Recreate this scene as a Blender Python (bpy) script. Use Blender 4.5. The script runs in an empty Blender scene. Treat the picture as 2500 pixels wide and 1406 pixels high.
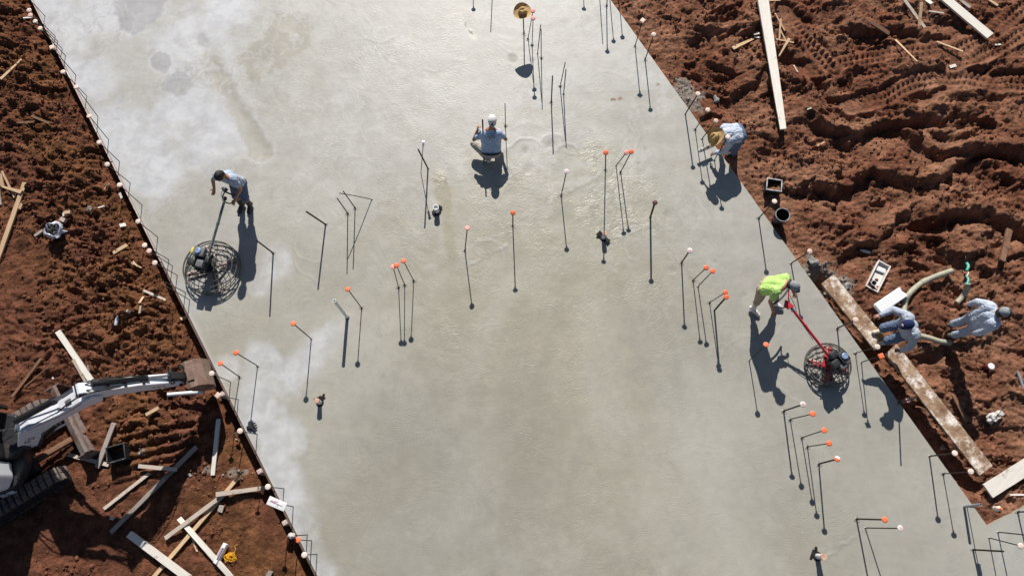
import bpy, bmesh, math, random
import numpy as np
from mathutils import Vector, Matrix

rng = np.random.default_rng(7)
random.seed(7)
scene = bpy.context.scene
COL = scene.collection
rad = math.radians

# ------------------------------------------------------------------ camera, sky, sun
CAM_H, FOC = 14.5, 1733.0                     # metres above the slab; focal length in pixels of a 2500 px wide frame
TILT, ROLL = rad(16.72), rad(2.244)           # off straight down, and roll
SUN_AZ, SUN_EL = 0.0056, rad(39.5)
_f = np.array([0, math.sin(TILT), -math.cos(TILT)])
_u = np.array([0, math.cos(TILT), math.sin(TILT)])
_r = np.array([1.0, 0, 0])
CU = _u*math.cos(ROLL) + _r*math.sin(ROLL)
CR = _r*math.cos(ROLL) - _u*math.sin(ROLL)
CF = _f
EYE = np.array([0, 0, CAM_H])
SUN = np.array([math.sin(SUN_AZ)*math.cos(SUN_EL), math.cos(SUN_AZ)*math.cos(SUN_EL), math.sin(SUN_EL)])

cam = bpy.data.objects.new('camera', bpy.data.cameras.new('camera'))
COL.objects.link(cam)
cam.matrix_world = Matrix(((CR[0], CU[0], -CF[0], 0), (CR[1], CU[1], -CF[1], 0), (CR[2], CU[2], -CF[2], CAM_H), (0, 0, 0, 1)))
cam.data.sensor_width = 36.0
cam.data.lens = FOC/2500*36.0
cam.data.clip_start = 0.1
cam.data.clip_end = 3000
scene.camera = cam

world = bpy.data.worlds.new('World')
scene.world = world
world.use_nodes = True
wn = world.node_tree.nodes
wn.clear()
sky = wn.new('ShaderNodeTexSky'); sky.sky_type = 'NISHITA'; sky.sun_disc = False
sky.sun_elevation = SUN_EL; sky.sun_rotation = SUN_AZ
sky.air_density = 1.0; sky.dust_density = 0.6; sky.ozone_density = 1.2
bg = wn.new('ShaderNodeBackground'); bg.inputs['Strength'].default_value = 0.05
wo = wn.new('ShaderNodeOutputWorld')
world.node_tree.links.new(sky.outputs[0], bg.inputs[0])
world.node_tree.links.new(bg.outputs[0], wo.inputs[0])

sun = bpy.data.objects.new('sun', bpy.data.lights.new('sun', 'SUN'))
COL.objects.link(sun)
sun.data.energy = 5.0
sun.data.angle = rad(0.5)
sun.data.color = (1.0, 0.955, 0.89)
sun.rotation_euler = Vector(SUN).to_track_quat('Z', 'Y').to_euler()
sun.location = (0, 20, 30)

scene.view_settings.view_transform = 'Standard'
scene.view_settings.look = 'None'
scene.view_settings.gamma = 1.0
scene.view_settings.exposure = 0.20
scene.view_settings.use_curve_mapping = False
scene.cycles.max_bounces = 6
scene.cycles.use_denoising = True

# ------------------------------------------------------------------ survey helpers (the site was measured off one aerial view)
def ray(px, py):
    return CR*(px-1250) - CU*(py-703) + CF*FOC
def P(px, py, z=0.0):
    d = ray(px, py)
    return EYE + d*((z-CAM_H)/d[2])
def P3(px, py, sx, sy, zs=0.0):               # a point from its picture and its shadow's picture
    T = P(sx, sy, zs); t = ray(px, py); t = t/np.linalg.norm(t)
    n = np.cross(t, SUN)
    uvk = np.linalg.solve(np.array([t, -SUN, n]).T, T-EYE)
    return EYE + uvk[0]*t
def proj(w):
    d = np.asarray(w, float)-EYE; z = d@CF
    return np.array([1250+FOC*(d@CR)/z, 703-FOC*(d@CU)/z])
def sstep(a, b, x):
    t = np.clip((x-a)/(b-a), 0, 1)
    return t*t*(3-2*t)

# ------------------------------------------------------------------ noise
_perm = rng.permutation(512)
_perm = np.concatenate([_perm, _perm])
_ga = rng.uniform(0, 2*math.pi, 512)
_gx, _gy = np.cos(_ga), np.sin(_ga)
def pn(x, y, seed=0):
    x = np.asarray(x, float)+seed*17.31; y = np.asarray(y, float)-seed*9.77
    xi = np.floor(x).astype(np.int64); yi = np.floor(y).astype(np.int64)
    xf = x-xi; yf = y-yi
    u = xf*xf*xf*(xf*(xf*6-15)+10); v = yf*yf*yf*(yf*(yf*6-15)+10)
    def g(ix, iy, dx, dy):
        h = _perm[(_perm[ix & 511]+iy) & 511]
        return _gx[h]*dx+_gy[h]*dy
    a = g(xi, yi, xf, yf); b = g(xi+1, yi, xf-1, yf)
    c = g(xi, yi+1, xf, yf-1); d = g(xi+1, yi+1, xf-1, yf-1)
    return ((a*(1-u)+b*u)*(1-v) + (c*(1-u)+d*u)*v)*1.5
def fbm(x, y, s, o=4, seed=0, gain=0.5):
    r = 0; a = 1; f = 1/s
    for i in range(o):
        r = r + a*pn(x*f, y*f, seed+i*3); a *= gain; f *= 2.03
    return r
def seg_dist(x, y, a, b):
    a = np.asarray(a)[:2]; b = np.asarray(b)[:2]
    d = b-a; L2 = d@d
    t = np.clip(((x-a[0])*d[0]+(y-a[1])*d[1])/L2, 0, 1)
    return np.hypot(x-(a[0]+t*d[0]), y-(a[1]+t*d[1])), t

# ------------------------------------------------------------------ materials
MATS = {}
def mat(name, c1, c2=None, rough=0.7, scale=6.0, bump=0.0, bscale=40.0, metal=0.0, stretch=None, dirt=None, dirt_amt=0.5,
        spec=0.5, objrand=0.0, trans=0.0, coat=0.0, dscale=3.0):
    m = bpy.data.materials.new(name); m.use_nodes = True
    nt = m.node_tree; n = nt.nodes; L = nt.links
    b = n['Principled BSDF']
    b.inputs['Roughness'].default_value = rough
    b.inputs['Metallic'].default_value = metal
    b.inputs['Specular IOR Level'].default_value = spec
    if coat: b.inputs['Coat Weight'].default_value = coat
    if trans: b.inputs['Transmission Weight'].default_value = trans
    tc = n.new('ShaderNodeTexCoord'); vec = tc.outputs['Object']
    oi = n.new('ShaderNodeObjectInfo')
    off = n.new('ShaderNodeVectorMath'); off.operation = 'ADD'
    sc = n.new('ShaderNodeVectorMath'); sc.operation = 'SCALE'; sc.inputs['Scale'].default_value = 37.0
    cx = n.new('ShaderNodeCombineXYZ')
    for i in range(3): L.new(oi.outputs['Random'], cx.inputs[i])
    L.new(cx.outputs[0], sc.inputs[0]); L.new(vec, off.inputs[0]); L.new(sc.outputs[0], off.inputs[1])
    vec = off.outputs[0]; raw = vec
    if stretch:
        mp = n.new('ShaderNodeMapping'); mp.inputs['Scale'].default_value = stretch
        L.new(vec, mp.inputs[0]); vec = mp.outputs[0]
    c2 = c2 or tuple(x*0.75 for x in c1)
    t = n.new('ShaderNodeTexNoise'); t.inputs['Scale'].default_value = scale; t.inputs['Detail'].default_value = 6
    t.inputs['Roughness'].default_value = 0.65
    L.new(vec, t.inputs['Vector'])
    r = n.new('ShaderNodeValToRGB'); r.color_ramp.elements[0].position = 0.32; r.color_ramp.elements[1].position = 0.68
    r.color_ramp.elements[0].color = (*c2, 1); r.color_ramp.elements[1].color = (*c1, 1)
    L.new(t.outputs['Fac'], r.inputs[0]); out = r.outputs[0]
    if dirt:
        t2 = n.new('ShaderNodeTexNoise'); t2.inputs['Scale'].default_value = dscale; t2.inputs['Detail'].default_value = 8
        t2.inputs['Roughness'].default_value = 0.72
        L.new(raw, t2.inputs['Vector'])
        r2 = n.new('ShaderNodeValToRGB'); r2.color_ramp.elements[0].position = 0.62-0.25*dirt_amt; r2.color_ramp.elements[1].position = 0.74-0.2*dirt_amt
        L.new(t2.outputs['Fac'], r2.inputs[0])
        mx = n.new('ShaderNodeMix'); mx.data_type = 'RGBA'
        L.new(r2.outputs[0], mx.inputs[0]); L.new(out, mx.inputs[6]); mx.inputs[7].default_value = (*dirt, 1); out = mx.outputs[2]
    if objrand:
        hs = n.new('ShaderNodeHueSaturation'); ma = n.new('ShaderNodeMapRange')
        ma.inputs[3].default_value = 1-objrand; ma.inputs[4].default_value = 1+objrand
        L.new(oi.outputs['Random'], ma.inputs[0]); L.new(ma.outputs[0], hs.inputs['Value']); L.new(out, hs.inputs['Color']); out = hs.outputs[0]
    L.new(out, b.inputs['Base Color'])
    if bump:
        t3 = n.new('ShaderNodeTexNoise'); t3.inputs['Scale'].default_value = bscale; t3.inputs['Detail'].default_value = 5
        L.new(vec, t3.inputs['Vector'])
        bp = n.new('ShaderNodeBump'); bp.inputs['Strength'].default_value = bump; bp.inputs['Distance'].default_value = 0.02
        L.new(t3.outputs['Fac'], bp.inputs['Height']); L.new(bp.outputs[0], b.inputs['Normal'])
    MATS[name] = m
    return m

MUD = (0.10, 0.042, 0.02)
WST = (0.6, 14, 14)
mat('fresh_wood', (0.62, 0.44, 0.27), (0.46, 0.30, 0.17), 0.75, 6, 0.25, 30, stretch=WST, dirt=MUD, dirt_amt=0.12, objrand=0.15)
mat('pale_wood', (0.62, 0.54, 0.45), (0.46, 0.37, 0.30), 0.75, 5, 0.3, 30, stretch=WST, dirt=(0.16, 0.10, 0.09), dirt_amt=0.25, objrand=0.12)
mat('white_wood', (0.78, 0.74, 0.67), (0.62, 0.57, 0.50), 0.7, 5, 0.2, 30, stretch=WST, dirt=(0.16, 0.09, 0.06), dirt_amt=0.12, objrand=0.06)
mat('grey_wood', (0.42, 0.37, 0.33), (0.27, 0.22, 0.19), 0.8, 5, 0.35, 30, stretch=WST, dirt=MUD, dirt_amt=0.35, objrand=0.15)
mat('muddy_wood', (0.24, 0.13, 0.075), (0.15, 0.075, 0.04), 0.85, 6, 0.35, 30, stretch=WST, dirt=(0.09, 0.045, 0.025), dirt_amt=0.5, objrand=0.15)
mat('crusty_plank', (0.40, 0.27, 0.17), (0.17, 0.09, 0.05), 0.9, 4, 0.8, 22, dirt=(0.80, 0.73, 0.66), dirt_amt=0.50, dscale=3.4)
mat('form_shaded', (0.17, 0.11, 0.085), (0.09, 0.055, 0.04), 0.85, 5, 0.3, 30, stretch=WST, dirt=(0.5, 0.47, 0.44), dirt_amt=0.15)  # form board wood painted darker to widen the shaded strip along the slab
mat('form_wood', (0.60, 0.46, 0.42), (0.42, 0.30, 0.26), 0.8, 5, 0.3, 30, stretch=WST, dirt=(0.65, 0.62, 0.58), dirt_amt=0.4)
mat('rebar_steel', (0.055, 0.045, 0.042), (0.035, 0.026, 0.022), 0.6, 30, 0.6, 120, metal=0.35)
mat('rebar_grey', (0.115, 0.105, 0.10), (0.07, 0.06, 0.055), 0.55, 30, 0.5, 120, metal=0.3)
mat('cap_orange', (0.90, 0.215, 0.085), (0.82, 0.16, 0.055), 0.5, 30, 0.1, 60, objrand=0.04)
mat('cap_pink', (0.84, 0.42, 0.38), (0.80, 0.33, 0.29), 0.55, 30, 0.1, 60)
mat('cap_pale', (0.84, 0.62, 0.52), (0.80, 0.54, 0.44), 0.6, 25, 0.1, 60, objrand=0.08)
mat('cap_cream', (0.85, 0.70, 0.61), (0.80, 0.62, 0.53), 0.6, 25, 0.1, 60, objrand=0.04)
mat('cap_bronze', (0.11, 0.045, 0.035), (0.07, 0.03, 0.025), 0.5, 25, 0.1, 60)
mat('wet_smear', (0.42, 0.40, 0.36), (0.30, 0.28, 0.25), 0.5, 20, 0.4, 40)
mat('white_plastic', (0.80, 0.80, 0.80), (0.72, 0.72, 0.71), 0.35, 8, 0.05, 40)
mat('pvc', (0.80, 0.81, 0.83), (0.70, 0.71, 0.73), 0.35, 8, 0, 40, dirt=(0.35, 0.30, 0.26), dirt_amt=0.05)
mat('conduit_grey', (0.34, 0.37, 0.42), (0.26, 0.29, 0.33), 0.4, 8)
mat('pipe_tape', (0.66, 0.46, 0.34), (0.36, 0.17, 0.11), 0.7, 30, 0.2, 60)
mat('black_felt', (0.016, 0.014, 0.014), (0.010, 0.009, 0.009), 0.9, 20, 0.2, 60)
mat('black_plastic', (0.022, 0.022, 0.024), (0.014, 0.014, 0.015), 0.5, 12, 0.1, 40, dirt=(0.12, 0.07, 0.05), dirt_amt=0.05)
mat('concrete_crust', (0.36, 0.35, 0.33), (0.22, 0.21, 0.195), 0.85, 14, 0.5, 50)
mat('steel', (0.20, 0.20, 0.195), (0.11, 0.105, 0.10), 0.42, 12, 0.15, 60, metal=0.6, dirt=(0.32, 0.30, 0.27), dirt_amt=0.25)
mat('mast_paint', (0.16, 0.19, 0.22), (0.09, 0.11, 0.13), 0.5, 10, 0.2, 60, dirt=(0.34, 0.32, 0.29), dirt_amt=0.35, dscale=9)
mat('engine_black', (0.028, 0.028, 0.030), (0.018, 0.018, 0.02), 0.45, 12, 0.15, 50, dirt=(0.22, 0.21, 0.20), dirt_amt=0.12, dscale=9)
mat('engine_grey', (0.16, 0.165, 0.175), (0.10, 0.10, 0.11), 0.45, 12, 0.15, 50, dirt=(0.28, 0.27, 0.25), dirt_amt=0.2, dscale=9)
mat('red_paint', (0.52, 0.022, 0.045), (0.40, 0.015, 0.03), 0.4, 10, 0.1, 50, dirt=(0.34, 0.30, 0.28), dirt_amt=0.12, dscale=9)
mat('yellow_label', (0.82, 0.62, 0.04), (0.74, 0.52, 0.03), 0.5, 20)
mat('blue_cap', (0.24, 0.36, 0.52), (0.16, 0.25, 0.40), 0.4, 20)
mat('stained_blade', (0.52, 0.42, 0.35), (0.38, 0.29, 0.24), 0.6, 12, 0.3, 40)
mat('excavator_white', (0.84, 0.85, 0.90), (0.80, 0.81, 0.86), 0.38, 4, 0.02, 40, dirt=(0.16, 0.08, 0.05), dirt_amt=-0.05, dscale=5)
mat('excavator_black', (0.03, 0.031, 0.034), (0.02, 0.02, 0.022), 0.42, 6, 0.05, 40, dirt=(0.13, 0.075, 0.05), dirt_amt=0.12)
mat('hose_black', (0.018, 0.018, 0.02), None, 0.45, 20)
mat('chrome', (0.62, 0.62, 0.63), (0.5, 0.5, 0.51), 0.2, 10, metal=1.0)
mat('bucket_steel', (0.30, 0.205, 0.16), (0.15, 0.085, 0.06), 0.6, 6, 0.25, 40, metal=0.2, dirt=(0.10, 0.05, 0.03), dirt_amt=0.25)
mat('blade_steel', (0.25, 0.20, 0.18), (0.15, 0.11, 0.10), 0.6, 5, 0.25, 40, metal=0.2, dirt=(0.14, 0.065, 0.035), dirt_amt=0.45)
mat('track_rubber', (0.21, 0.165, 0.145), (0.09, 0.065, 0.055), 0.85, 12, 0.5, 40, dirt=(0.26, 0.15, 0.10), dirt_amt=0.35, objrand=0.15)
mat('decal_dark', (0.10, 0.04, 0.05), (0.05, 0.03, 0.035), 0.6, 20)
mat('decal_white', (0.78, 0.78, 0.80), (0.7, 0.7, 0.72), 0.5, 20)
mat('glass_dark', (0.02, 0.025, 0.03), (0.015, 0.018, 0.02), 0.08, 5)
mat('skin', (0.48, 0.235, 0.155), (0.40, 0.18, 0.115), 0.55, 14, 0.1, 80)
mat('skin_dark', (0.34, 0.155, 0.10), (0.27, 0.115, 0.07), 0.55, 14, 0.1, 80)
mat('hair_black', (0.012, 0.010, 0.009), (0.007, 0.006, 0.005), 0.5, 60, 0.6, 120)
mat('eye', (0.6, 0.58, 0.55), (0.03, 0.02, 0.02), 0.3, 40)
mat('lip', (0.30, 0.10, 0.08), None, 0.5, 20)
def cloth(name, c, k=0.8, **kw):
    return mat(name, c, tuple(x*k for x in c), 0.9, 9, 0.7, 26, spec=0.2, **kw)
cloth('shirt_blue', (0.45, 0.52, 0.64))
cloth('shirt_sky', (0.52, 0.63, 0.80))
cloth('shirt_pale', (0.56, 0.62, 0.74))
cloth('shirt_greyblue', (0.44, 0.49, 0.58))
cloth('shirt_lime', (0.56, 0.84, 0.25))
cloth('jeans', (0.14, 0.19, 0.29))
cloth('trousers_pale', (0.42, 0.50, 0.62), dirt=(0.20, 0.12, 0.08), dirt_amt=0.05)
cloth('khaki', (0.50, 0.38, 0.27))
cloth('khaki_grey', (0.46, 0.42, 0.37))
cloth('shorts_blue', (0.12, 0.16, 0.25))
cloth('cap_white_cloth', (0.80, 0.79, 0.78))
cloth('cap_navy', (0.018, 0.03, 0.09))
cloth('cap_greycloth', (0.30, 0.31, 0.33))
cloth('cap_darkcloth', (0.05, 0.05, 0.058))
cloth('cap_red', (0.36, 0.03, 0.03))
cloth('logo_pink', (0.66, 0.36, 0.40))
mat('rubber_white', (0.76, 0.74, 0.70), (0.66, 0.63, 0.58), 0.5, 10, 0.1, 40, dirt=(0.40, 0.34, 0.27), dirt_amt=0.15, dscale=8)
mat('boot_cream', (0.70, 0.64, 0.52), (0.55, 0.47, 0.36), 0.7, 10, 0.2, 40, dirt=(0.26, 0.17, 0.11), dirt_amt=0.25, dscale=8)
mat('boot_brown', (0.13, 0.095, 0.075), (0.08, 0.06, 0.05), 0.7, 10, 0.2, 40)
mat('boot_black', (0.025, 0.026, 0.03), None, 0.6, 10, 0.2, 40)
mat('straw', (0.62, 0.42, 0.19), (0.46, 0.29, 0.11), 0.8, 30, 0.7, 90)
mat('straw_band', (0.20, 0.12, 0.05), None, 0.8, 30)
mat('bag_plastic', (0.62, 0.64, 0.70), (0.50, 0.52, 0.58), 0.25, 10, 0.3, 30)
mat('trash_black', (0.010, 0.010, 0.011), (0.02, 0.02, 0.021), 0.5, 14, 0.6, 30)
mat('rag_white', (0.62, 0.59, 0.56), (0.48, 0.44, 0.41), 0.9, 10, 0.6, 30, dirt=(0.30, 0.2, 0.15), dirt_amt=0.15)
mat('foam_white', (0.80, 0.80, 0.81), (0.76, 0.76, 0.77), 0.7, 14, 0.2, 50, dirt=(0.45, 0.40, 0.36), dirt_amt=-0.15)
mat('tray_white', (0.76, 0.71, 0.67), (0.68, 0.62, 0.57), 0.5, 8, 0.1, 40, dirt=(0.34, 0.24, 0.20), dirt_amt=0.12, dscale=7)
mat('hose_beige', (0.42, 0.40, 0.30), (0.32, 0.30, 0.22), 0.6, 8, 0.15, 40, dirt=(0.24, 0.15, 0.09), dirt_amt=0.2)
mat('teal_paint', (0.13, 0.52, 0.40), (0.07, 0.38, 0.29), 0.6, 12)
mat('clear_bottle', (0.60, 0.68, 0.74), (0.5, 0.58, 0.64), 0.15, 8, spec=0.7)
mat('red_plastic', (0.28, 0.03, 0.05), None, 0.4, 10)
mat('rope_yellow', (0.85, 0.47, 0.02), (0.75, 0.36, 0.01), 0.7, 20)
mat('box_print', (0.10, 0.12, 0.18), None, 0.6, 10)
mat('box_red', (0.50, 0.10, 0.16), None, 0.6, 10)
mat('print_grey', (0.22, 0.22, 0.26), None, 0.6, 10)
mat('float_tool', (0.20, 0.20, 0.20), (0.12, 0.12, 0.12), 0.4, 12, metal=0.5)
mat('glove_black', (0.02, 0.022, 0.03), None, 0.9, 20, 0.5, 60)

# ------------------------------------------------------------------ mesh building
def basis(d):
    d = np.asarray(d, float); d = d/np.linalg.norm(d)
    a = np.array([0, 0, 1.0]) if abs(d[2]) < 0.95 else np.array([1.0, 0, 0])
    x = np.cross(a, d); x /= np.linalg.norm(x)
    return x, np.cross(d, x), d
class MB:
    def __init__(self): self.v = []; self.f = []; self.m = []
    def add(self, v, f, mi=0):
        o = len(self.v); self.v += [tuple(map(float, p)) for p in v]
        self.f += [tuple(i+o for i in q) for q in f]; self.m += [mi]*len(f); return self
    def box(self, c, s, M=None, mi=0, bev=0.0):
        c = np.asarray(c, float); h = np.asarray(s, float)/2
        if bev:
            bm = bmesh.new(); bmesh.ops.create_cube(bm, size=1)
            for v in bm.verts: v.co = Vector((v.co.x*s[0], v.co.y*s[1], v.co.z*s[2]))
            bmesh.ops.bevel(bm, geom=bm.edges[:], offset=min(bev, min(s)*0.45), segments=2, affect='EDGES', profile=0.6)
            bm.verts.index_update()
            v = np.array([x.co[:] for x in bm.verts]); f = [[x.index for x in q.verts] for q in bm.faces]; bm.free()
        else:
            v = np.array([[x, y, z] for x in (-1, 1) for y in (-1, 1) for z in (-1, 1)])*h
            f = [(0, 1, 3, 2), (4, 6, 7, 5), (0, 4, 5, 1), (2, 3, 7, 6), (0, 2, 6, 4), (1, 5, 7, 3)]
        if M is not None: v = v@np.asarray(M, float).T
        return self.add(v+c, f, mi)
    def bar(self, a, b, w, h, mi=0, bev=0.0, upv=(0, 0, 1)):
        a = np.asarray(a, float); b = np.asarray(b, float); d = b-a; L = np.linalg.norm(d); d = d/L
        y = np.cross(upv, d); y /= np.linalg.norm(y); z = np.cross(d, y)
        return self.box((a+b)/2, (L, w, h), np.array([d, y, z]).T, mi, bev)
    def tube(self, pts, r, n=10, mi=0, caps=True, closed=False):
        pts = [np.asarray(p, float) for p in pts]; k = len(pts)
        rs = r if hasattr(r, '__len__') else [r]*k
        v = []; xp = None
        for i, p in enumerate(pts):
            if closed: d = pts[(i+1) % k]-pts[i-1]
            else: d = pts[min(i+1, k-1)]-pts[max(i-1, 0)]
            d = d/(np.linalg.norm(d)+1e-12)
            if xp is None: x, y, _ = basis(d)
            else:
                x = xp-d*(xp@d); x /= (np.linalg.norm(x)+1e-12); y = np.cross(d, x)
            xp = x
            for j in range(n):
                a = 2*math.pi*j/n; v.append(p+rs[i]*(x*math.cos(a)+y*math.sin(a)))
        f = []
        for i in range(k if closed else k-1):
            i2 = (i+1) % k
            for j in range(n): f.append((i*n+j, i*n+(j+1) % n, i2*n+(j+1) % n, i2*n+j))
        if caps and not closed:
            f.append(tuple(range(n-1, -1, -1))); f.append(tuple((k-1)*n+j for j in range(n)))
        return self.add(v, f, mi)
    def ring(self, c, R, r, n=48, k=6, mi=0, ax=(0, 0, 1)):
        x, y, _ = basis(ax); c = np.asarray(c, float)
        return self.tube([c+R*(x*math.cos(a)+y*math.sin(a)) for a in np.linspace(0, 2*math.pi, n, endpoint=False)], r, k, mi, closed=True)
    def lathe(self, prof, n=20, o=(0, 0, 0), ax=(0, 0, 1), mi=0):
        x, y, d = basis(ax); o = np.asarray(o, float); v = []
        for (r, z) in prof:
            for j in range(n):
                a = 2*math.pi*j/n; v.append(o+d*z+r*(x*math.cos(a)+y*math.sin(a)))
        f = []
        for i in range(len(prof)-1):
            for j in range(n): f.append((i*n+j, i*n+(j+1) % n, (i+1)*n+(j+1) % n, (i+1)*n+j))
        if prof[0][0] > 1e-4: f.append(tuple(range(n-1, -1, -1)))
        if prof[-1][0] > 1e-4: f.append(tuple((len(prof)-1)*n+j for j in range(n)))
        return self.add(v, f, mi)
    def cap(self, a, b, ra, rb, n=14, q=5, mi=0):          # tapered capsule
        a = np.asarray(a, float); b = np.asarray(b, float)
        if np.linalg.norm(b-a) < 1e-5: b = a+np.array([0, 0, 1e-3])
        x, y, d = basis(b-a); L = np.linalg.norm(b-a); v = [a-d*ra]
        prof = [(ra*math.cos(t), -ra*math.sin(t)) for t in np.linspace(math.pi/2, 0, q+1)[1:]]
        prof += [(rb*math.cos(t), L+rb*math.sin(t)) for t in np.linspace(0, math.pi/2, q+1)[:-1]]
        for (r, z) in prof:
            for j in range(n):
                t = 2*math.pi*j/n; v.append(a+d*z+r*(x*math.cos(t)+y*math.sin(t)))
        v.append(b+d*rb); f = []
        for j in range(n): f.append((0, 1+(j+1) % n, 1+j))
        for i in range(len(prof)-1):
            for j in range(n): f.append((1+i*n+j, 1+i*n+(j+1) % n, 1+(i+1)*n+(j+1) % n, 1+(i+1)*n+j))
        e = len(v)-1; o = 1+(len(prof)-1)*n
        for j in range(n): f.append((o+j, o+(j+1) % n, e))
        return self.add(v, f, mi)
    def ell(self, c, R, M=None, n=18, k=12, mi=0):
        c = np.asarray(c, float); v = []; f = []
        for i in range(k+1):
            t = math.pi*i/k
            for j in range(n):
                p = 2*math.pi*j/n; v.append((math.sin(t)*math.cos(p)*R[0], math.sin(t)*math.sin(p)*R[1], math.cos(t)*R[2]))
        for i in range(k):
            for j in range(n): f.append((i*n+j, (i+1)*n+j, (i+1)*n+(j+1) % n, i*n+(j+1) % n))
        v = np.array(v)
        if M is not None: v = v@np.asarray(M).T
        return self.add(v+c, f, mi)
    def prism(self, poly, y0, y1, M=None, o=(0, 0, 0), mi=0):   # polygon in local x,z extruded along local y
        n = len(poly)
        v = np.array([(x, y0, z) for x, z in poly]+[(x, y1, z) for x, z in poly], float)
        if M is not None: v = v@np.asarray(M).T
        f = [tuple(range(n)), tuple(range(2*n-1, n-1, -1))]+[(i, i+n, (i+1) % n+n, (i+1) % n) for i in range(n)]
        return self.add(v+np.asarray(o, float), f, mi)
    def mesh(self, name, mats, smooth=True, origin=(0, 0, 0), R=None):
        me = bpy.data.meshes.new(name)
        v = np.array(self.v)-np.asarray(origin, float)
        if R is not None: v = v@np.asarray(R)
        me.from_pydata(v.tolist(), [], self.f)
        for m in (mats if isinstance(mats, (list, tuple)) else [mats]): me.materials.append(MATS[m])
        if any(self.m): me.polygons.foreach_set('material_index', self.m)
        bm = bmesh.new(); bm.from_mesh(me); bmesh.ops.recalc_face_normals(bm, faces=bm.faces); bm.to_mesh(me); bm.free()
        if smooth:
            me.polygons.foreach_set('use_smooth', [True]*len(me.polygons))
            me.set_sharp_from_angle(angle=rad(38))
        me.update()
        return me
    def build(self, name, mats, parent=None, smooth=True, origin=None, R=None):
        if origin is None: origin = parent['_o'] if parent is not None and '_o' in parent else (0, 0, 0)
        if R is None and parent is not None and '_R' in parent: R = np.array(parent['_R']).reshape(3, 3)
        o = bpy.data.objects.new(name, self.mesh(name, mats, smooth, origin, R))
        COL.objects.link(o)
        if parent is not None: o.parent = parent
        return o
ROOTS = []
def tag(o, label=None, cat=None, group=None, kind=None):
    if label: o['label'] = label
    if cat: o['category'] = cat
    if group: o['group'] = group
    if kind: o['kind'] = kind
    return o
def thing(name, label, cat, loc, group=None):                 # an Empty at the thing's base; parts are given in site coordinates
    o = bpy.data.objects.new(name, None); COL.objects.link(o)
    o.location = loc; o.empty_display_size = 0.1
    o['_o'] = [float(x) for x in loc]
    ROOTS.append(o)
    return tag(o, label, cat, group)
def sub(o, root):                                              # lets a part parent sub-parts given in site coordinates
    o['_o'] = root['_o']; ROOTS.append(o); return o
def single(mb, name, mats, label, cat, loc, group=None, smooth=True):
    o = mb.build(name, mats, None, smooth, origin=loc); o.location = loc
    return tag(o, label, cat, group)
# ------------------------------------------------------------------ site outline
LA, LB = P(80, 0), P(775, 1406)                 # left slab edge
RA, RB = P(1490, 0), P(2412, 1285)              # right slab edge down to the notch
NB = P(2500, 1237)                              # the notch runs out to the right
def left_x(y): return LA[0]+(LB[0]-LA[0])*(y-LA[1])/(LB[1]-LA[1])
def right_x(y): return RA[0]+(RB[0]-RA[0])*(y-RA[1])/(RB[1]-RA[1])
def notch_y(x): return RB[1]+(NB[1]-RB[1])*(x-RB[0])/(NB[0]-RB[0])
_ld = (LB-LA)[:2]/np.linalg.norm((LB-LA)[:2]); _rd = (RB-RA)[:2]/np.linalg.norm((RB-RA)[:2])
def d_left(x, y): return -((x-LA[0])*(-_ld[1])-(y-LA[1])*(-_ld[0]))*1.0
def d_right(x, y): return (x-RA[0])*(-_rd[1])+(y-RA[1])*_rd[0]
# both distances are positive outside the slab
if d_left(LA[0]-1, LA[1]) < 0:
    _dl0 = d_left
    d_left = lambda x, y: -_dl0(x, y)
if d_right(RA[0]+1, RA[1]) < 0:
    _dr0 = d_right
    d_right = lambda x, y: -_dr0(x, y)
PLANKS = [(P(2022, 688), P(2150, 842)), (P(2178, 856), P(2404, 1146))]

def path_world(px): return [P(a, b)[:2] for a, b in px]
TRACKS = [path_world(q) for q in (
    [(1950, 170), (2035, 152), (2100, 136), (2180, 122), (2290, 112), (2350, 106), (2420, 78), (2520, -10)],
    [(2085, 252), (2160, 233), (2200, 212), (2240, 193), (2300, 184), (2380, 188), (2440, 200), (2520, 196)],
    [(2330, 150), (2390, 130), (2440, 105), (2520, 60)],
    [(1915, 20), (1945, 60), (1990, 105), (2040, 160)],
)]
RIDGES = [(path_world(q), w, h) for q, w, h in (     # steep banks thrown up between the ruts
    ([(1925, 118), (1960, 160), (2010, 200), (2070, 222), (2150, 218), (2200, 192), (2280, 168), (2380, 160)], .20, .17),
    ([(2005, 290), (2080, 330), (2160, 310), (2230, 290), (2290, 262), (2340, 262), (2400, 278)], .22, .20),
    ([(2160, 320), (2250, 345), (2330, 350), (2420, 372), (2510, 390)], .20, .16),
    ([(1975, 465), (2040, 445), (2090, 425), (2140, 420), (2250, 450), (2330, 400), (2400, 368), (2510, 372)], .22, .22),
    ([(2260, 530), (2330, 495), (2380, 498), (2450, 520), (2520, 540)], .24, .24),
    ([(2060, 610), (2140, 575), (2190, 525), (2235, 500)], .20, .16),
    ([(1960, 100), (2010, 110), (2060, 170)], .2, .14),
    ([(2240, 200), (2300, 200), (2350, 180), (2440, 175), (2510, 172)], .18, .12),
    ([(2100, 60), (2180, 70), (2260, 95), (2330, 88)], .2, .15),
    ([(1640, 100), (1720, 70), (1790, 60)], .25, .12),
    ([(1660, 160), (1740, 175), (1800, 120), (1840, 60)], .22, .15),
    ([(1700, 210), (1770, 240), (1830, 190)], .2, .13),
    ([(2190, 850), (2260, 870), (2330, 840)], .25, .12),
    ([(2230, 560), (2320, 600), (2400, 640)], .2, .1),
)]
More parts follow.
